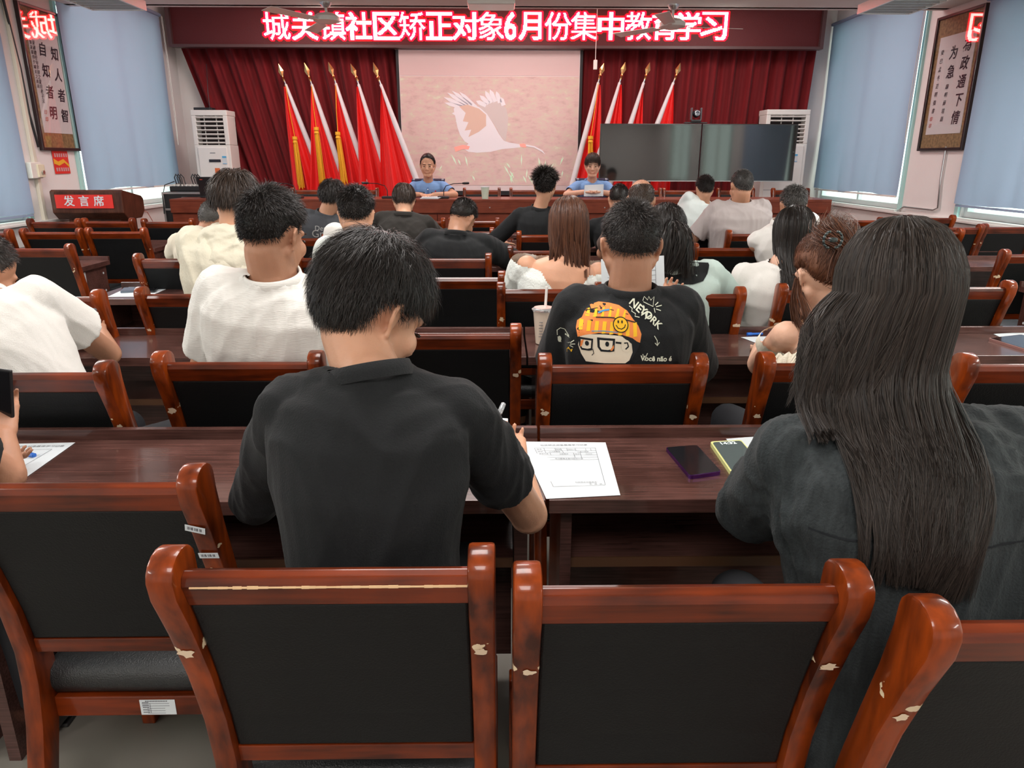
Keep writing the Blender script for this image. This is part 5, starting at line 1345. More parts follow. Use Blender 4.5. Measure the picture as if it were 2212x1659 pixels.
G10 = person('woman with brown shoulder-length hair in a white puff-sleeved blouse', pt(1220, 556, 3.30), (.24, 3.44, .56), (pt(1228, 486, 3.36), .0, .28, 0), sw=.165, skin='a', shirt=dict(mat=puff, seed=81, name='puff_blouse', collar=False, cut=v_cut, ex=.02),
            style=dict(long=1, n=6000, w=.003, len=.22, col='brown', taper=.78, vol=.016, seed=16, ragged=.3, mid=1.05, k2=7, clumps=12), sleeve=.5, slv_r=.085, wr=.004, vox=.006, svox=.006)
# rows further forward
def far(label, c7, head, yaw, pitch, roll_, shirt_m, **k):
    c = pt(c7[0], c7[1], c7[2]+.05); st_ = k.pop('style', style(n=3500, w=.0026)); hx = k.pop('hipx', c.x); k.pop('hipy', 0); hy = c.y+.16; k['sw'] = k.get('sw', .17)-.018
    return person(label, c, (hx, hy, .56), (pt(*head), yaw, pitch, roll_), shirt=dict(mat=shirt_m, seed=int(c7[0]), **k.pop('sh', {})), style=st_, vox=k.pop('vox', .008), svox=k.pop('svox', .009), **k)
far('man in a black T-shirt leaning forward over the desk, fourth row', (985, 505, 4.42), (999, 472, 4.60), -.5, .75, .15, black_t, sw=.175, girth=1.15, skin='b', hipx=-.30, hipy=4.33, hunch=.07, roll=-.12, wr=.002, sh=dict(ex=.028),
    style=style(n=5000, w=.0022, top=.020, side=.008, nape=.004, lift=.5, infl=.006, cap=.002, k=4, seed=17), arms={1: (V(.10, 4.72, .86), V(-.02, 5.2, .80)), -1: (V(-.58, 4.62, .85), V(-.45, 5.2, .80))}, slv_r=.078, sleeve=.9)
far('young man with a black crop and a white collared shirt', (772, 520, 3.42), (770, 465, 3.46), .0, .35, 0, white2, sw=.165, hipx=-.72, hipy=3.35, girth=1.05, neck=1.1,
    style=style(n=7000, w=.0018, top=.036, side=.016, nape=.006, lift=.55, infl=.010, cap=.003, seed=18, whorl=(.25, -.6, .75)), sh=dict(name='shirt'), svox=.008, roll=-.05)
far('person in a white T-shirt, head hidden behind the young man in the collared shirt', (783, 497, 4.30), (776, 470, 4.48), .1, .6, 0, white_t, sw=.175, hipx=-.93, hipy=4.36, hunch=.05)
grey_t = cloth('charcoal_cotton', (.05, .053, .06))
G14 = far('young man with shaggy black hair in a charcoal T-shirt with faint lettering', (703, 462, 5.42), (718, 428, 5.50), -.3, .4, .1, grey_t, sw=.172, hipx=-1.42, hipy=5.45,
    style=style(n=4500, w=.003, top=.07, side=.055, nape=.03, lift=.35, infl=.022, cap=.010, seed=19, col='black', grav=.6))
brown_t = cloth('faded_black_cotton', (.028, .025, .022))
far('hunched youth with a bowl haircut in a faded black T-shirt, fifth row', (872, 462, 5.42), (873, 433, 5.56), .0, .6, 0, brown_t, sw=.175, hipx=-.76, hipy=5.5, hunch=.08,
    style=style(n=4500, w=.003, top=.08, side=.07, nape=.035, lift=.12, infl=.014, cap=.006, seed=20, col='dbrown', grav=.8, nape_e=-42), arms={1: (V(-.42, 5.82, .85), V(-.5, 6.4, .80)), -1: (V(-1.1, 5.8, .85), V(-.95, 6.4, .8))}, sleeve=.9)
far('man with spiky black hair in a black T-shirt, sitting upright, fifth row', (1165, 450, 5.70), (1177, 404, 5.76), -.12, .12, 0, black_t, sw=.165, hipx=.30, hipy=5.75, girth=1.0, neck=.95,
    style=style(n=4500, w=.003, top=.062, side=.028, nape=.010, lift=.75, infl=.014, cap=.005, seed=21, flow=(.5, .2, .3)), arms={-1: (V(-.08, 5.85, .84), V(.05, 6.3, .80))}, sleeve=.85)
far('man with a buzz cut in a black T-shirt, half hidden behind the printed shirt', (1325, 468, 5.85), (1337, 432, 5.92), -.3, .45, 0, black_t, sw=.172, hipx=1.0, hipy=5.9, skin='b',
    style=style(n=3500, w=.003, top=.012, side=.006, nape=.004, lift=.6, infl=.004, cap=.002, seed=22))
far('balding brown-headed man directly behind the printed shirt', (1385, 480, 4.55), (1384, 435, 4.62), .0, .35, 0, cloth('brown_polo', (.10, .06, .045)), sw=.170, hipx=.82, hipy=4.6, skin='b', hs=1.02,
    style=style(n=2600, w=.0022, top=.01, side=.010, nape=.006, lift=.5, infl=.004, cap=.0008, seed=23, bald=1, col='dbrown'))
far('young man in a white T-shirt, front row, ears standing out', (1523, 438, 6.98), (1522, 409, 7.02), .0, .2, 0, white2, sw=.165, skin='a', hipx=1.52, hipy=7.05,
    style=style(n=3500, w=.0032, top=.035, side=.018, nape=.006, lift=.5, infl=.008, cap=.003, seed=24, whorl=(.3, -.55, .75)))
far('heavy man with cropped grey hair in a grey polo shirt', (1600, 436, 5.82), (1601, 404, 5.88), .12, .2, .02, cloth('warm_grey_polo', (.42, .37, .36)), sw=.192, girth=1.25, skin='b', hipx=1.92, hipy=5.82, belly=.03, hs=1.03, neck=1.25, slv_r=.08,
    style=style(n=5000, w=.0026, top=.012, side=.007, nape=.005, lift=.6, infl=.004, cap=.002, seed=25, col='grey'), sh=dict(name='polo_shirt'), svox=.008, hunch=.05, arms={-1: (V(1.55, 5.98, .84), V(1.66, 6.4, .80))})
G21 = far('grey-haired man in a white T-shirt half hidden behind the long black hair', (1690, 482, 4.62), (1713, 445, 4.70), -.1, .3, 0, white_t, sw=.178, skin='b', hipx=2.02, hipy=4.68, girth=1.1,
    style=style(n=3800, w=.0026, top=.03, side=.014, nape=.006, lift=.5, infl=.008, cap=.003, seed=26, col='grey'), arms={-1: (pt(1632, 530, 4.72), pt(1640, 560, 5.1))})
creamj = cloth('cream_nylon', (.70, .66, .53), bump=.5, bs=90)
G22 = person('person with thick brown hair in a cream hooded jacket, third row left', pt(500, 508, 3.20), (-1.24, 3.34, .56), (pt(510, 440, 3.27), -.15, .40, .05), sw=.160, girth=1.1, skin='a', shirt=dict(mat=creamj, seed=91, name='hooded_jacket', ex=.024), wr=.006,
    style=style(n=8000, w=.0022, top=.085, side=.065, nape=.020, lift=.32, infl=.026, cap=.012, seed=27, col='dbrown', k=6, grav=.6, nape_e=-40), sleeve=1.6, slv_r=.078, svox=.008, roll=.05, hs=1.0)
far('man in a beige T-shirt leaning left behind the cream hooded jacket', (438, 507, 4.42), (462, 478, 4.55), -.5, .55, .15, cloth('beige_cotton', (.66, .60, .48)), sw=.172, skin='b', hipx=-1.80, hipy=4.36, roll=.15,
    style=style(n=3500, w=.0025, top=.02, side=.008, nape=.005, lift=.5, infl=.006, cap=.002, seed=28, col='grey'), arms={-1: (pt(375, 560, 4.65), pt(385, 580, 5.0))}, sleeve=.7)
blue = cloth('light_blue_uniform', (.22, .38, .68))
def officer(label, c7, head, yaw, pitch, st_, arms, skin):
    c = pt(*c7)
    g = person(label, c, (c.x, 9.30, DAIS+.58), (pt(*head), yaw, pitch, 0), face=PI, sw=.165, skin=skin, shirt=dict(mat=blue, seed=5, name='uniform_shirt', collar=False, label='light blue uniform shirt with dark shoulder boards', legs=M['navy']), style=st_, arms=arms, sleeve=.72, vox=.0055, svox=.006, wr=.002, seatz=DAIS+.47, hs=1.08, hunch=.0, slv_r=.062)
    o = g['o']; r, f, s, c7_ = g['r'], g['f'], g['s'], g['c7']
    bv = bvh_of(g['shirt'])
    # collar leaves
    for sd in (-1, 1):
        bm = bmesh.new()
        a = [c7_+r*sd*.060+s*.025-f*.02, c7_+r*sd*.066-s*.012-f*.01, c7_+r*sd*.075+f*.055-s*.075+V(0, -.018, 0), c7_+r*sd*.012+f*.085-s*.075+V(0, -.012, 0), c7_+r*sd*.045+f*.04+s*.0]
        vv = [bm.verts.new(q) for q in a]; bm.faces.new(vv)
        ex = bmesh.ops.extrude_face_region(bm, geom=bm.faces[:]); 
        for q in ex['geom']:
            if isinstance(q, bmesh.types.BMVert): q.co += V(0, -.004, .002)
        obj('collar_leaf', bm, blue, o)
        # shoulder board
        S0 = g['Sh'][sd]; bm = bmesh.new()
        p0 = c7_+r*sd*.065-s*.005; p1 = S0+r*sd*.035+V(0, 0, .055); d_ = (p1-p0).normalized(); w_ = f*.024
        pts4 = [p0+w_, p0-w_, p1-w_, p1+w_]
        v1 = [bm.verts.new(q+V(0, 0, .018)) for q in pts4]; v2 = [bm.verts.new(q+V(0, 0, .004)) for q in pts4]
        bm.faces.new(v1); bm.faces.new(v2[::-1])
        for i in range(4): bm.faces.new((v1[i], v2[i], v2[(i+1) % 4], v1[(i+1) % 4]))
        bmesh.ops.recalc_face_normals(bm, faces=bm.faces[:]); bd = obj('shoulder_board', bm, M['navy'], o)
        bm = bmesh.new(); c_ = p1-d_*.02+V(0, 0, .019)
        for k in range(2): add_tube(bm, [c_-d_*k*.014-f*.02, c_-d_*k*.014+f*.02], .003, 6)
        obj('rank_bar', bm, M['paper'], bd)
    n = f*-1
    def rect(cx, cz, w_, h_): return [(cx-w_/2, cz-h_/2), (cx+w_/2, cz-h_/2), (cx+w_/2, cz+h_/2), (cx-w_/2, cz+h_/2)]
    u_, v_ = V(1, 0, 0), V(0, 0, 1); o0 = c7_+V(0, -.0, 0)
    seam = mat('blue_seam', (.12, .24, .50), rough=.9) if 'seam' not in M else M['seam']; M['seam'] = seam
    D_ = lambda name, poly, m, lf=.003, lb=None: decal(name, o, bv, o0, u_, v_, V(0, 1, 0), poly, m, lift=lf, res=.02, label=lb)
    D_('placket', rect(.0, -.20, .026, .24), seam, .002)
    for cx in (-.075, .075):
        D_('pocket', rect(cx, -.215, .085, .10), seam, .002); D_('pocket_flap', [(cx-.045, -.165), (cx-.045, -.185), (cx, -.198), (cx+.045, -.185), (cx+.045, -.165)], blue, .005)
        D_('pocket_button', rect(cx, -.187, .009, .009), M['metal'], .007)
    D_('breast_badge', [(-.11, -.130), (-.04, -.130), (-.045, -.150), (-.07, -.156), (-.105, -.150)], M['navy'], .004); D_('badge_motif', rect(-.075, -.141, .05, .008), M['paper'], .006)
    D_('name_badge', rect(.075, -.142, .07, .020), M['navy'], .004); D_('badge_motif', rect(.075, -.142, .055, .007), M['paper'], .006)
    D_('red_pin', [(.08, -.120), (.09, -.112), (.10, -.120), (.09, -.130)], M['red_cloth'], .006)
    for k in range(4): D_('button', rect(0, -.10-.055*k, .009, .009), M['metal'], .005)
    # arm patch on her left sleeve (right in the photo)
    S0 = g['Sh'][1]; E_ = g['A'][1][0] if g['A'][1][0].x > c7_.x else g['A'][-1][0]
    sx = max(g['Sh'][1].x, g['Sh'][-1].x); sz = g['Sh'][1].z
    D_('arm_patch', [(sx+.035-o0.x-.03, sz-o0.z-.06), (sx+.035-o0.x+.012, sz-o0.z-.06), (sx+.035-o0.x+.012, sz-o0.z-.10), (sx+.035-o0.x-.01, sz-o0.z-.125), (sx+.035-o0.x-.03, sz-o0.z-.10)], M['navy'], .004)
    return g
hY = HY+.33
O1 = officer('woman officer in light blue uniform facing the audience, left of the two', (925, 390, 9.12), (924, 358, 9.03), .0, .06, style(n=6000, w=.0028, top=.06, side=.05, nape=.02, lift=.05, infl=.008, cap=.006, seed=31, k=5, flow=(0, -.9, .1), grav=0.1),
     {1: (V(-1.13, 8.98, TZ+.03), V(-.93, hY, TZ+.035)), -1: (V(-.54, 8.98, TZ+.03), V(-.78, hY, TZ+.035))}, 'a')
O2 = officer('woman officer in light blue uniform reading a sheet, right of the two', (1279, 389, 9.12), (1280, 357, 9.02), -.08, .14, style(n=6500, w=.0028, top=.07, side=.06, nape=.02, lift=.10, infl=.012, cap=.008, seed=32, k=5, col='dbrown', flow=(0, .1, -.2), grav=.5),
     {1: (V(.80, 8.98, TZ+.03), V(1.00, hY-.02, TZ+.07)), -1: (V(1.38, 8.98, TZ+.03), V(1.18, hY-.02, TZ+.07))}, 'c')
# ------------------------------------------------------------------ hair extras, prints and small clothing parts
def px_poly(pts, Y): return [P(x, y, Y=Y) for x, y in pts]
GY = 1.965
gbv = bvh_of(G3['shirt']); GO = V(.36, GY, .95)
def gp(name, pts, m, lift, res=.012):
    q = px_poly(pts, GY); return decal(name, G3['o'], gbv, GO, V(1, 0, 0), V(0, 0, 1), V(0, 1, 0), [(v.x-GO.x, v.z-GO.z) for v in q], m, lift=lift, res=res)
def circ(cx, cy, rx, ry, n=20): return [(cx+rx*math.cos(2*PI*k/n), cy+ry*math.sin(2*PI*k/n)) for k in range(n)]
def stroke(name, pts, wd, m, lift):
    """ink line of a given width, in target pixels"""
    bm = bmesh.new(); L_ = []
    for i, (x, y) in enumerate(pts):
        a = pts[max(i-1, 0)]; b = pts[min(i+1, len(pts)-1)]; dx, dy = b[0]-a[0], b[1]-a[1]; l_ = math.hypot(dx, dy) or 1
        nx, ny = -dy/l_*wd/2, dx/l_*wd/2
        r_ = []
        for s_ in (1, -1):
            w_ = P(x+nx*s_, y+ny*s_, Y=GY); r_.append(bm.verts.new((w_.x-GO.x, w_.z-GO.z, 0)))
        L_.append(r_)
    for a, b in zip(L_, L_[1:]): bm.faces.new((a[0], a[1], b[1], b[0]))
    return drop(name, G3['o'], gbv, GO, V(1, 0, 0), V(0, 0, 1), V(0, 1, 0), bm, m, lift)
pr_ = lambda n, c: mat(n, c, rough=.8, spec=.2)
M['p_orange'] = pr_('print_orange', (.80, .25, .07)); M['p_yellow'] = pr_('print_yellow', (.88, .50, .03)); M['p_cream'] = pr_('print_cream', (.76, .68, .54)); M['p_black'] = pr_('print_black', (.015, .017, .02)); M['p_blue'] = pr_('print_blue', (.06, .26, .48)); M['p_white'] = pr_('print_offwhite', (.70, .72, .58))
hat = [(1262, 694), (1268, 682), (1282, 669), (1300, 662), (1320, 661), (1342, 665), (1358, 675), (1370, 692), (1380, 705), (1386, 722), (1382, 740), (1360, 730), (1330, 722), (1295, 722), (1268, 728), (1251, 735), (1248, 716), (1252, 702)]
gp('print_outline', [((x-1316)*1.045+1316, (y-700)*1.05+700) for x, y in hat], M['p_black'], .0012)
gp('printed_hat', hat, M['p_orange'], .0018)
for x0, x1 in ((1268, 1277), (1284, 1292), (1300, 1307), (1315, 1322), (1330, 1338), (1345, 1352)):
    gp('hat_stripe', [(x0+8, 668+abs(x0-1312)*.18), (x1+4, 667+abs(x1-1312)*.18), (x1, 690), (x0, 690)], M['p_yellow'], .0024)
for k in range(8):
    x0 = 1254+k*16
    gp('hat_stripe', [(x0+3, 698), (x0+11, 698), (x0+8+(2 if k > 4 else -1), 718+k*1.2), (x0+(2 if k > 4 else -1), 719+k*1.2)], M['p_yellow'], .0024)
stroke('ink_line', [(1258, 697), (1290, 690), (1320, 689), (1350, 692), (1374, 698)], 2.2, M['p_black'], .003)
stroke('ink_line', [(1270, 680), (1295, 673), (1325, 674), (1360, 682)], 1.3, M['p_black'], .003)
stroke('blue_stroke', [(1296, 681), (1308, 676), (1320, 674)], 3, M['p_blue'], .0032)
stroke('blue_stroke', [(1280, 719), (1305, 717), (1335, 719)], 1.6, M['p_blue'], .0032)
gp('printed_face', [(1256, 732), (1275, 726), (1305, 724), (1340, 726), (1362, 733), (1370, 745), (1372, 760), (1362, 775), (1350, 784), (1268, 786), (1258, 770), (1252, 752)], M['p_cream'], .0018)
gp('print_hair', [(1338, 722), (1366, 730), (1382, 742), (1376, 756), (1366, 772), (1356, 784), (1366, 760), (1364, 742), (1350, 732)], M['p_black'], .0022)
gp('printed_ear', circ(1352, 747, 10, 13), M['p_cream'], .0028)
stroke('ink_line', [(1348, 741), (1355, 740), (1357, 748), (1351, 754)], 3, M['p_black'], .0034)
for cx, cy, rx, ry in ((1268, 748, 15, 14), (1310, 746, 19, 15)):
    gp('printed_glasses', [(cx-rx, cy-ry), (cx+rx, cy-ry+1), (cx+rx-2, cy+ry-2), (cx+rx*.4, cy+ry), (cx-rx*.6, cy+ry), (cx-rx+1, cy+ry*.4)], M['p_black'], .0028)
    gp('printed_lens', [(cx-rx*.72, cy-ry*.66), (cx+rx*.74, cy-ry*.62), (cx+rx*.66, cy+ry*.55), (cx+rx*.2, cy+ry*.72), (cx-rx*.5, cy+ry*.68), (cx-rx*.7, cy+ry*.3)], M['p_cream'], .0034)
    gp('printed_pupil', circ(cx+2, cy-2, 4.2, 5.5, 12), M['p_black'], .0040)
stroke('ink_line', [(1330, 740), (1342, 741)], 4, M['p_black'], .0034)
stroke('ink_line', [(1282, 757), (1284, 766), (1280, 771)], 1.6, M['p_black'], .0034)
gp('orange_tint', [(1257, 742), (1264, 738), (1260, 752), (1256, 756)], M['p_orange'], .004); gp('orange_tint', [(1318, 757), (1326, 745), (1326, 752), (1322, 758)], M['p_orange'], .004)
gp('printed_badge', circ(1342, 703, 16.5, 16.5, 26), M['p_black'], .0034); gp('printed_badge_face', circ(1342, 703, 14.5, 14.5, 26), M['p_yellow'], .0040)
for x in (1337, 1345): gp('badge_eye', circ(x, 697, 1.7, 3.3, 10), M['p_black'], .0046)
stroke('badge_smile', [(1332, 704), (1336, 710), (1343, 712), (1350, 708), (1352, 702)], 1.8, M['p_black'], .0046)
# doodles in off-white ink
ink = lambda pts, w_=1.6: stroke('chalk_line', pts, w_, M['p_white'], .002)
for L_ in ([(1395, 656), (1399, 647), (1406, 655), (1410, 648), (1414, 656), (1423, 650), (1417, 668), (1396, 658)], [(1422, 666), (1431, 661)], [(1424, 669), (1438, 667)], [(1423, 673), (1434, 677)], [(1419, 671), (1420, 680)],
           [(1414, 726), (1420, 736), (1420, 745)], [(1415, 741), (1420, 747), (1425, 740)], [(1212, 748), (1211, 736), (1218, 728), (1227, 729), (1234, 738)], [(1213, 752), (1216, 760), (1221, 764)], [(1236, 752), (1244, 744)], [(1236, 755), (1246, 752)], [(1235, 758), (1242, 760)], [(1364, 666), (1370, 671), (1368, 676), (1376, 681), (1374, 686), (1384, 688)], [(1388, 764), (1391, 778), (1398, 762)]): ink(L_)
gp('headphone_cup', circ(1217, 757, 4, 8, 12), M['p_white'], .002); gp('headphone_cup', circ(1231, 746, 4.5, 9, 12), M['p_white'], .002)
gp('spark', [(1230, 768), (1233, 762), (1236, 767), (1241, 764), (1239, 771), (1230, 776)], M['p_yellow'], .002)
def gtext(body, px, size, ang, m, lift=.0022):
    me = text_mesh(body, size, ext=0, off=.0006); bm = bmesh.new(); bm.from_mesh(me); w_ = P(*px, Y=GY)
    ca, sa = math.cos(ang), math.sin(ang)
    for q in bm.verts: x, y = q.co.x, q.co.y; q.co = (w_.x-GO.x+x*ca-y*sa, w_.z-GO.z+x*sa+y*ca, 0)
    return drop('printed_lettering', G3['o'], gbv, GO, V(1, 0, 0), V(0, 0, 1), V(0, 1, 0), bm, m, lift)
gtext('NEW', (1387, 673), .030, -.75, M['p_white']); gtext('YORK', (1409, 690), .027, -.75, M['p_white'])
gtext('Você não é', (1418, 775), .020, -.06, M['p_white'])
# lettering on the charcoal shirt
if G14:
    b14 = bvh_of(G14['shirt']); y14 = G14['c7'].y-.12
    for body, px, sz in (('Derra', (697, 494), .05), ('Grä', (690, 506), .075)):
        me = text_mesh(body, sz, ext=0); bm = bmesh.new(); bm.from_mesh(me); w_ = P(*px, Y=y14)
        drop('printed_lettering', G14['o'], b14, V(w_.x, y14, w_.z), V(1, 0, 0), V(0, 0, 1), V(0, 1, 0), bm, mat('faded_print', (.28, .28, .27)), .003)
# dark panel in the open back of the pale green top
b9 = bvh_of(G9['shirt']); y9 = G9['c7'].y-.13
q = px_poly([(1426, 560), (1450, 564), (1480, 566), (1520, 566), (1546, 563), (1547, 580), (1540, 598), (1525, 611), (1500, 617), (1475, 617), (1450, 609), (1432, 594), (1426, 578)], y9); o9 = V(q[0].x, y9, q[0].z)
decal('black_camisole', G9['o'], b9, o9, V(1, 0, 0), V(0, 0, 1), V(0, 1, 0), [(v.x-o9.x, v.z-o9.z) for v in q], black_t, lift=.004, res=.02, label='black camisole showing in the open back')
# seams on the white puffed blouse and the linen shirt
b2 = bvh_of(G2['shirt']); c2 = G2['c7']
decal('yoke_seam', G2['o'], b2, V(c2.x, c2.y-.15, c2.z), V(1, 0, 0), V(0, 0, 1), V(0, 1, 0), [(-.19, -.135), (.19, -.135), (.19, -.138), (-.19, -.138)], M['p_black'], lift=.002, res=.02)
def bundle(parent, paths, n, w_, col, seed, jit=.012, name='hair'):
    """locks of hair following guide curves"""
    rg = np.random.RandomState(seed); out = []
    for g in paths:
        g = np.array([tuple(p_) for p_ in g]); k = len(g); t = np.linspace(0, 1, 10)
        gi = np.stack([np.interp(t, np.linspace(0, 1, k), g[:, i]) for i in range(3)], 1)
        gi[1:-1] = .25*gi[:-2]+.5*gi[1:-1]+.25*gi[2:]
        o_ = rg.normal(0, jit, (n, 1, 3)); sp_ = np.linspace(.35, 1.3, 10)[None, :, None]
        out.append(gi[None]+o_*sp_+rg.normal(0, jit*.12, (n, 10, 3)))
    P3 = np.concatenate(out); nor = np.tile(np.array([0, -1., .35]), (len(P3), 10, 1))+rg.normal(0, .4, (len(P3), 1, 3))
    me = strips(name, P3, w_, nor, None, parent, tip=.3)
    return link(name, me, HM[col], parent)
# loose ponytail
H = G9['H']
o = bundle(G9['o'], [[H(0.01, -.10, .03), H(.015, -.16, .0), H(.03, -.165, -.05), H(.02, -.14, -.12), H(-.01, -.11, -.17)], [H(0, -.10, .04), H(-.02, -.15, .0), H(-.03, -.15, -.06), H(-.04, -.13, -.14), H(-.05, -.10, -.19)], [H(.01, -.10, .02), H(.05, -.14, .0), H(.065, -.13, -.06), H(.06, -.12, -.12), H(.075, -.09, -.19)]], 420, .003, 'black', 4, jit=.015)
o.name = 'ponytail'
bm = bmesh.new(); add_ell(bm, H(.01, -.115, .015), (.022, .02, .022)); obj('hair_tie', bm, M['dark'], G9['o'], smooth=True)
# twisted bun and claw clip
H = G7['H']
o = bundle(G7['o'], [[H(-.04, -.10, -.02), H(-.02, -.125, .05), H(.02, -.12, .09), H(.05, -.08, .115), H(.03, -.05, .14)], [H(.05, -.10, -.02), H(.02, -.13, .04), H(-.03, -.12, .09), H(-.045, -.08, .12), H(.0, -.05, .15)], [H(0, -.11, -.05), H(0, -.135, .02), H(.01, -.13, .08), H(-.01, -.09, .13), H(.03, -.06, .14)]], 500, .0022, 'brown', 6, jit=.013)
o.name = 'twisted_bun'
o = bundle(G7['o'], [[H(-.078, .02, .0), H(-.088, .03, -.06), H(-.085, .03, -.12), H(-.075, .02, -.17)], [H(-.078, .0, .0), H(-.085, .0, -.05), H(-.082, -.02, -.10), H(-.07, -.02, -.15)]], 120, .002, 'brown', 7, jit=.006)
o.name = 'loose_lock'
cc = P(1799, 518, Y=G7['Hc'].y-.16); bm = bmesh.new()
for sd in (-1, 1):
    for k in range(7):
        a_ = PI*k/6; a2 = PI*(k+1)/6 if k < 6 else a_
        if k < 6: add_tube(bm, [cc+V(sd*(.008+.017*math.sin(a_)), 0, .022*math.cos(a_)), cc+V(sd*(.008+.017*math.sin(a2)), 0, .022*math.cos(a2))], .0035, 8)
add_box(bm, tuple(cc), (.02, .02, .012), .003)
obj('claw_clip', bm, mat('dark_green_clip', (.02, .035, .035), rough=.25, coat=.5), G7['o'], smooth=True)
# hood lying on the cream jacket
g = G22; c = g['c7']; bm = bmesh.new()
loft(bm, [(c+V(0, -.06, -.20), V(.10, 0, 0), V(0, .02, 0)), (c+V(0, -.085, -.17), V(.155, 0, 0), V(0, .040, 0)), (c+V(0, -.08, -.10), V(.165, 0, 0), V(0, .055, 0)), (c+V(0, -.05, -.03), V(.135, 0, 0), V(0, .06, 0)), (c+V(0, -.015, .03), V(.095, 0, 0), V(0, .065, 0)), (c+V(0, .0, .045), V(.07, 0, 0), V(0, .05, 0))], 32, 2.1)
me = remesh(bm, .008, 4); displace(me, .006, 17, stretch=(1, 1, 1)); link('hood', me, creamj, g['o'])
# ruffle edge of the cream top
g = G7; c = g['c7']; bm = bmesh.new(); rr = random.Random(2); R_ = []
for k in range(60):
    a_ = PI*1.02+PI*.96*k/59; x = .215*math.cos(a_); y = .13*math.sin(a_)
    z = -.030+.32*min(0, x)-.012*abs(math.cos(a_))+.006*math.sin(k*1.9)
    R_.append([bm.verts.new(c+V(x*1.0, y*.95-.0, z+.012)), bm.verts.new(c+V(x*1.10, y*1.12+.008*math.sin(k*1.7), z-.018)), bm.verts.new(c+V(x*1.16, y*1.2+.014*math.sin(k*1.3), z-.055))])
for a, b in zip(R_, R_[1:]):
    for i in range(2): bm.faces.new((a[i], a[i+1], b[i+1], b[i]))
obj('ruffle', bm, cream, g['o'], smooth=True)

# ------------------------------------------------------------------ things on the desks
def sheet(label, pts, z, m=None, lines=None, group=None, bend=.0, Ys=None):
    """a sheet of paper through four corner points given as picture points on the desk top"""
    c = [P(x, y, z=z) for x, y in pts] if Ys is None else [P(x, y, Y=yy) for (x, y), yy in zip(pts, Ys)]
    o_ = sum(c, V(0, 0, 0))/4; n_ = 8; bm = bmesh.new(); g = []
    nrm = (c[1]-c[0]).cross(c[3]-c[0]).normalized()
    if nrm.z < 0: nrm = -nrm
    for j in range(n_+1):
        row = []
        for i in range(n_+1):
            u, v = i/n_, j/n_
            p_ = (c[0]*(1-u)+c[1]*u)*(1-v)+(c[3]*(1-u)+c[2]*u)*v
            row.append(bm.verts.new(p_-o_+nrm*(bend*math.sin(u*PI*2.2+.5)*math.sin(v*PI)+.0012)))
        g.append(row)
    for a, b in zip(g, g[1:]):
        for i in range(n_): bm.faces.new((a[i], a[i+1], b[i+1], b[i]))
    ex = bmesh.ops.extrude_face_region(bm, geom=bm.faces[:])
    for q in ex['geom']:
        if isinstance(q, bmesh.types.BMVert): q.co += nrm*.0006
    o = obj('paper_sheet', bm, m or M['paper'], smooth=True, angle=.5); o.location = o_; tag(o, label, 'paper', group)
    def at_(u, v, l_=.0028): return (c[0]*(1-u)+c[1]*u)*(1-v)+(c[3]*(1-u)+c[2]*u)*v-o_+nrm*l_
    return o, at_, c, nrm
def rule(at_, segs, wd=.0010, parent=None, name='printed_lines'):
    bm = bmesh.new()
    for (u0, v0), (u1, v1) in segs:
        a, b = at_(u0, v0), at_(u1, v1); d = (b-a).normalized(); n_ = (at_(1, 0)-at_(0, 0)).cross(at_(0, 1)-at_(0, 0)).normalized(); s_ = d.cross(n_)*wd/2
        bm.faces.new([bm.verts.new(q) for q in (a+s_, a-s_, b-s_, b+s_)])
    return obj(name, bm, M['ink'], parent)
o, at_, c, n_ = sheet('white printed form lying across the front edge of the nearest desk', [(1122, 955), (1308, 957), (1340, 1071), (1180, 1079)], DZ, bend=.0015)
bx = [((.14, .14), (.86, .13)), ((.86, .13), (.84, .83)), ((.84, .83), (.16, .83)), ((.16, .83), (.14, .14))]
for v in (.19, .235, .28, .325, .37): bx.append(((.14, v), (.86, v-.008)))
for u in (.25, .38, .45, .52, .62, .74, .80): bx.append(((u, .14), (u, .19)))
for u, v0, v1 in ((.25, .19, .235), (.46, .19, .235), (.30, .235, .28), (.58, .235, .325), (.66, .235, .325)): bx.append(((u, v0), (u, v1)))
rule(at_, bx, .0009, o)
ux, uy = at_(1, .5)-at_(0, .5), at_(.5, 0)-at_(.5, 1)
text('printed_title', '社区矫正对象教育学习记录', .0105, basis(at_(.5, .075, .003), ux, uy), M['ink'], o, ext=0)
text('handwriting', '张伟', .011, basis(at_(.31, .165, .003), ux, uy), M['ink'], o, ext=0, shear=.2) if False else None
for (u, v, s_, sz) in ((.19, .167, '姓名', .007), (.415, .167, '性别', .007), (.57, .165, '2025.6', .007), (.19, .212, '地址', .007), (.36, .212, '口入矫教育', .006), (.70, .212, '口集中教育', .006), (.22, .258, '教育内容', .006), (.46, .258, '法制教育', .006), (.62, .258, '地点', .006), (.76, .258, '司法所', .006), (.5, .348, '学习教育主要内容及心得', .0065), (.62, .775, '社区矫正对象签名：', .0065), (.72, .81, '年   月   日', .0065)):
    text('printed_words', s_, sz, basis(at_(u, v, .003), ux, uy), M['ink'], o, ext=0)
sheet('white sheet propped behind the writing hand of the young man', [(1046, 902), (1097, 905), (1099, 972), (1050, 972)], 0, Ys=[1.93, 1.93, 1.79, 1.79])
def pen(label, a, b, m, cap=None, r=.0042):
    t = thing('pen', label, 'pen', tuple(a)); a, b = Vector(a), Vector(b); d = b-a
    tube('barrel', [V(0, 0, 0), d*.04, d], [r*.35, r, r], m, t, n=10)
    tube('pen_cap', [d*.72, d*1.0, d*1.02], [r*1.35, r*1.3, r*.8], cap or m, t, n=10)
    return t
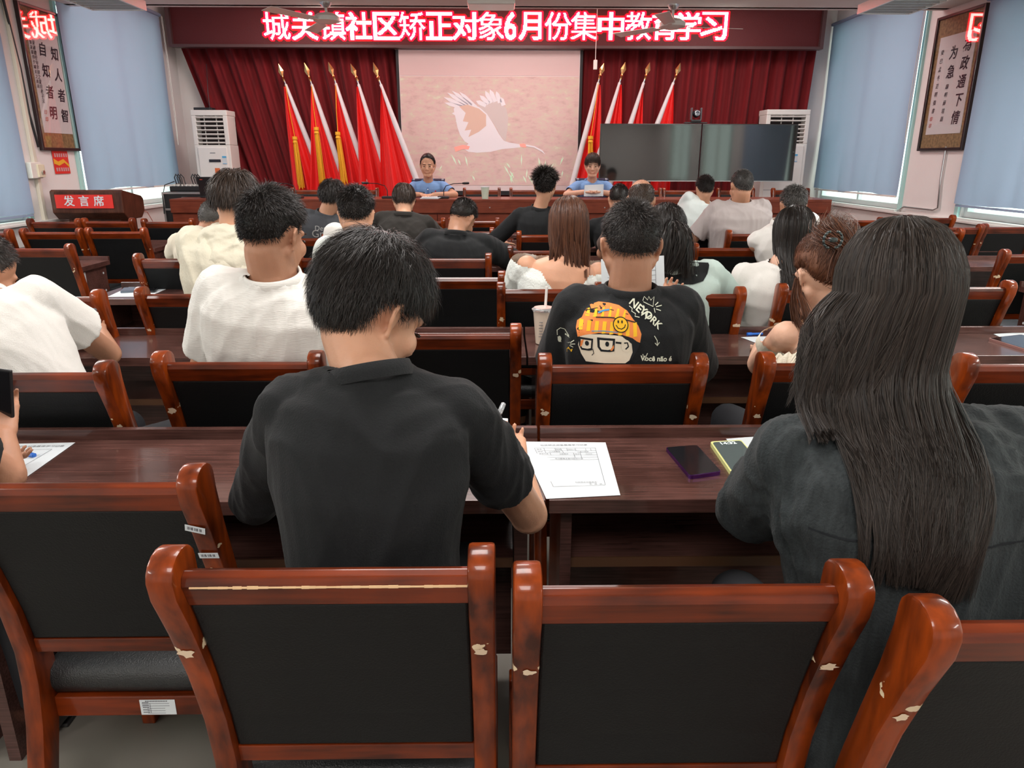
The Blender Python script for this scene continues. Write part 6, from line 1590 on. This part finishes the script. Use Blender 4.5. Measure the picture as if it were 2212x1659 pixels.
pen('clear ballpoint pen in the hand of the young man in black', P(1056, 945, Y=1.66), P(1088, 872, Y=1.72), M['clear'], M['clear'], .005)
pen('clear ballpoint pen held upright by the man at the left edge', P(192, 700, Y=2.86), P(205, 668, Y=2.92), M['clear'], M['ink'], .006)
pen('blue pen lying on the paper at the left edge of the nearest desk', P(28, 974, z=DZ+.006), P(74, 984, z=DZ+.006), M['blue_pen'], r=.005)
pen('bright blue pen lying on the second desk near the hair clip', P(1648, 721, z=DZ+.006), P(1614, 722, z=DZ+.006), M['blue_pen'], M['blue_pen'], .006)
pen('dark pen on the small stack beside the stage microphone', P(1240, 425, Y=HY+.2), P(1252, 421, Y=HY+.2), M['dark'])
def slab(label, pts, z, th, m_body, m_face, name='smartphone', cat='phone', r=.010, inset=.05):
    c = [P(x, y, z=z) for x, y in pts]; o_ = sum(c, V(0, 0, 0))/4; t = thing(name, label, cat, tuple(o_))
    def rounded(k, zz):
        out = []
        for i in range(4):
            p_ = (c[i]-o_)*k; a = ((c[i-1]-o_)*k-p_).normalized(); b = ((c[(i+1) % 4]-o_)*k-p_).normalized()
            for q in range(5):
                f_ = q/4; out.append(p_+a*r*(1-f_)**2+b*r*f_**2+V(0, 0, zz))
        return out
    def slab_(name_, k, z0, z1, m):
        bm = bmesh.new(); lo = [bm.verts.new(q) for q in rounded(k, z0)]; hi = [bm.verts.new(q) for q in rounded(k, z1)]
        bm.faces.new(hi); bm.faces.new(lo[::-1])
        for i in range(len(lo)): bm.faces.new((lo[i], lo[(i+1) % len(lo)], hi[(i+1) % len(lo)], hi[i]))
        bmesh.ops.recalc_face_normals(bm, faces=bm.faces[:]); return obj(name_, bm, m, t)
    slab_('body', 1, 0, th, m_body); f = slab_('display', 1-inset, th-.0005, th+.0012, m_face)
    return t, c, o_
purple = mat('purple_teal_metal', (.10, .02, .16), rough=.25, metal=.7); M['pscreen'] = mat('phone_glass', (.012, .012, .014), rough=.12, spec=.7)
slab('black smartphone with purple edges lying on the nearest desk', [(1437, 973), (1505, 968), (1558, 1026), (1489, 1036)], DZ, .009, purple, M['pscreen'], inset=.03)
t, c, o_ = slab('smartphone in a pale lime case showing 14:32 on the nearest desk', [(1533, 962), (1600, 958), (1652, 1020), (1579, 1030)], DZ, .011, mat('lime_case', (.72, .74, .30), rough=.5), mat('lit_lock_screen', (.03, .04, .04), rough=.15, emit=(.12, .16, .15), estr=.5), inset=.09)
e0 = (c[1]-c[0]).normalized(); e1 = (c[0]-c[3]).normalized()
text('clock_digits', '14:32', .021, basis(V(0, 0, .0125)+(c[0]+c[1])/2-o_-e1*.022, e0, e1), mat('white_digits', (.8, .9, .85), emit=(.8, .9, .85), estr=.8), t, ext=0, off=.0004)
text('date_line', '6月17日 星期二', .007, basis(V(0, 0, .0125)+(c[0]+c[1])/2-o_-e1*.009, e0, e1), M['paper'], t, ext=0)
bm = bmesh.new(); k0 = V(0, 0, .0122)+(c[2]+c[3])/2-o_+e1*.012; w_ = (c[2]-c[3])*.40
bm.faces.new([bm.verts.new(q) for q in (k0-w_-e1*.006, k0+w_-e1*.006, k0+w_+e1*.010, k0-w_+e1*.010)]); obj('screen_band', bm, M['paper'], t)
sheet('white sheet under the lime-cased phone beside the long-haired woman', [(1568, 949), (1662, 942), (1690, 985), (1600, 985)], DZ)
o, at_, c, n_ = sheet('white printed sheet under the blue pen at the left edge', [(-60, 962), (163, 957), (60, 1030), (-190, 1030)], DZ)
rule(at_, [((.5, .22), (.87, .22)), ((.87, .22), (.83, .9)), ((.6, .4), (.84, .4)), ((.6, .5), (.83, .5))], .001, o); text('printed_title', '矫正对象教育学习记录', .012, basis(at_(.72, .12, .003), at_(1, .5)-at_(0, .5), at_(.5, 0)-at_(.5, 1)), M['ink'], o, ext=0)
o, at_, c, n_ = sheet('white printed sheet near the blue pen on the second desk, right', [(1600, 729), (1700, 726), (1740, 752), (1660, 752)], DZ)
rule(at_, [((.3, .3), (.9, .3)), ((.3, .5), (.9, .5)), ((.3, .3), (.35, .9))], .001, o)
o, at_, c, n_ = sheet('white printed sheet behind the phone at the right edge', [(2146, 722), (2260, 716), (2300, 745), (2200, 748)], DZ)
rule(at_, [((.2, .3), (.9, .3)), ((.2, .5), (.9, .5)), ((.2, .7), (.9, .7))], .001, o)
slab('black tablet-like phone with rose gold edges at the right edge', [(2134, 735), (2205, 727), (2290, 752), (2215, 760)], DZ, .010, mat('rose_gold', (.55, .30, .27), rough=.3, metal=.6), M['pscreen'])
o, at_, c, n_ = sheet('white sheet on the empty desk in the third row, left aisle', [(282, 619), (375, 618), (322, 641), (232, 642)], DZ)
slab('grey phone lying left on the sheet in the third row', [(268, 625), (310, 623), (304, 631), (260, 633)], DZ+.003, .010, mat('grey_phone', (.12, .15, .19), rough=.4), mat('grey_face', (.10, .12, .16), rough=.35), r=.006)
slab('black phone lying right on the sheet in the third row', [(312, 624), (342, 624), (334, 632), (303, 632)], DZ+.003, .009, M['dark'], M['pscreen'], r=.006)
# milk tea cup
q = P(1173, 742, z=DZ); ht = P(1173, 664, Y=q.y).z-DZ
t = thing('milk_tea_cup', 'clear plastic cup of milk tea with a white straw, left of the printed shirt', 'cup', (q.x, q.y, DZ))
tube('tea', [(0, 0, .003), (0, 0, ht-.012)], [.031, .042], mat('milk_tea', (.62, .52, .42), rough=.5), t, n=28)
tube('cup_wall', [(0, 0, 0), (0, 0, ht-.008)], [.033, .045], mat('frosted_cup', (.80, .78, .74), rough=.25, trans=.35), t, n=28) if False else None
tube('lid', [(0, 0, ht-.014), (0, 0, ht-.006), (0, 0, ht-.004), (0, 0, ht)], [.046, .049, .047, .040], M['clear'], t, n=28)
tube('lid_film', [(0, 0, ht), (0, 0, ht+.0015)], .039, mat('red_printed_film', (.75, .45, .40), rough=.4), t, n=24)
tube('straw', [(.006, 0, ht-.03), (.012, .0, ht+.085)], .0055, M['white'], t, n=10)
bm = bmesh.new()
for k in range(6): add_box(bm, (-.012, -.0385-.0005*k+.0, ht*.25+k*.012), (.018-.002*(k % 3), .003, .0016))
tag(obj('printed_marks', bm, M['ink'], t), kind='stuff')
# sheets held up
o, at_, c, n_ = sheet('printed sheet held up by the man with the printed shirt', [(1298, 560), (1434, 552), (1436, 640), (1300, 648)], 0, Ys=[2.62, 2.62, 2.60, 2.60])
rule(at_, [((.86, .1), (.86, .95))]+[((.1, .22+.12*k), (.86, .22+.12*k)) for k in range(6)], .0012, o)
for k in range(4): text('printed_words', '口法制教育', .010, basis(at_(.66, .28+.12*k, -.003), V(1, 0, 0), V(0, 0, 1)), M['ink'], o, ext=0)
sheet('white sheet held up by the reading officer on the right', [(1263, 400), (1304, 398), (1303, 424), (1261, 424)], 0, Ys=[8.80, 8.80, 8.76, 8.76])
# phone in the raised hand at the left edge
p0 = P(-6, 862, Y=1.60)
t = thing('smartphone', 'dark smartphone held upright in the hand at the left edge', 'phone', tuple(p0)); box('body', (0, 0, 0), (.072, .009, .15), M['dark'], t, bev=.003, rot=Matrix.Rotation(.15, 3, 'Y')); box('display', (0, -.005, 0), (.066, .001, .14), M['pscreen'], t, rot=Matrix.Rotation(.15, 3, 'Y'))
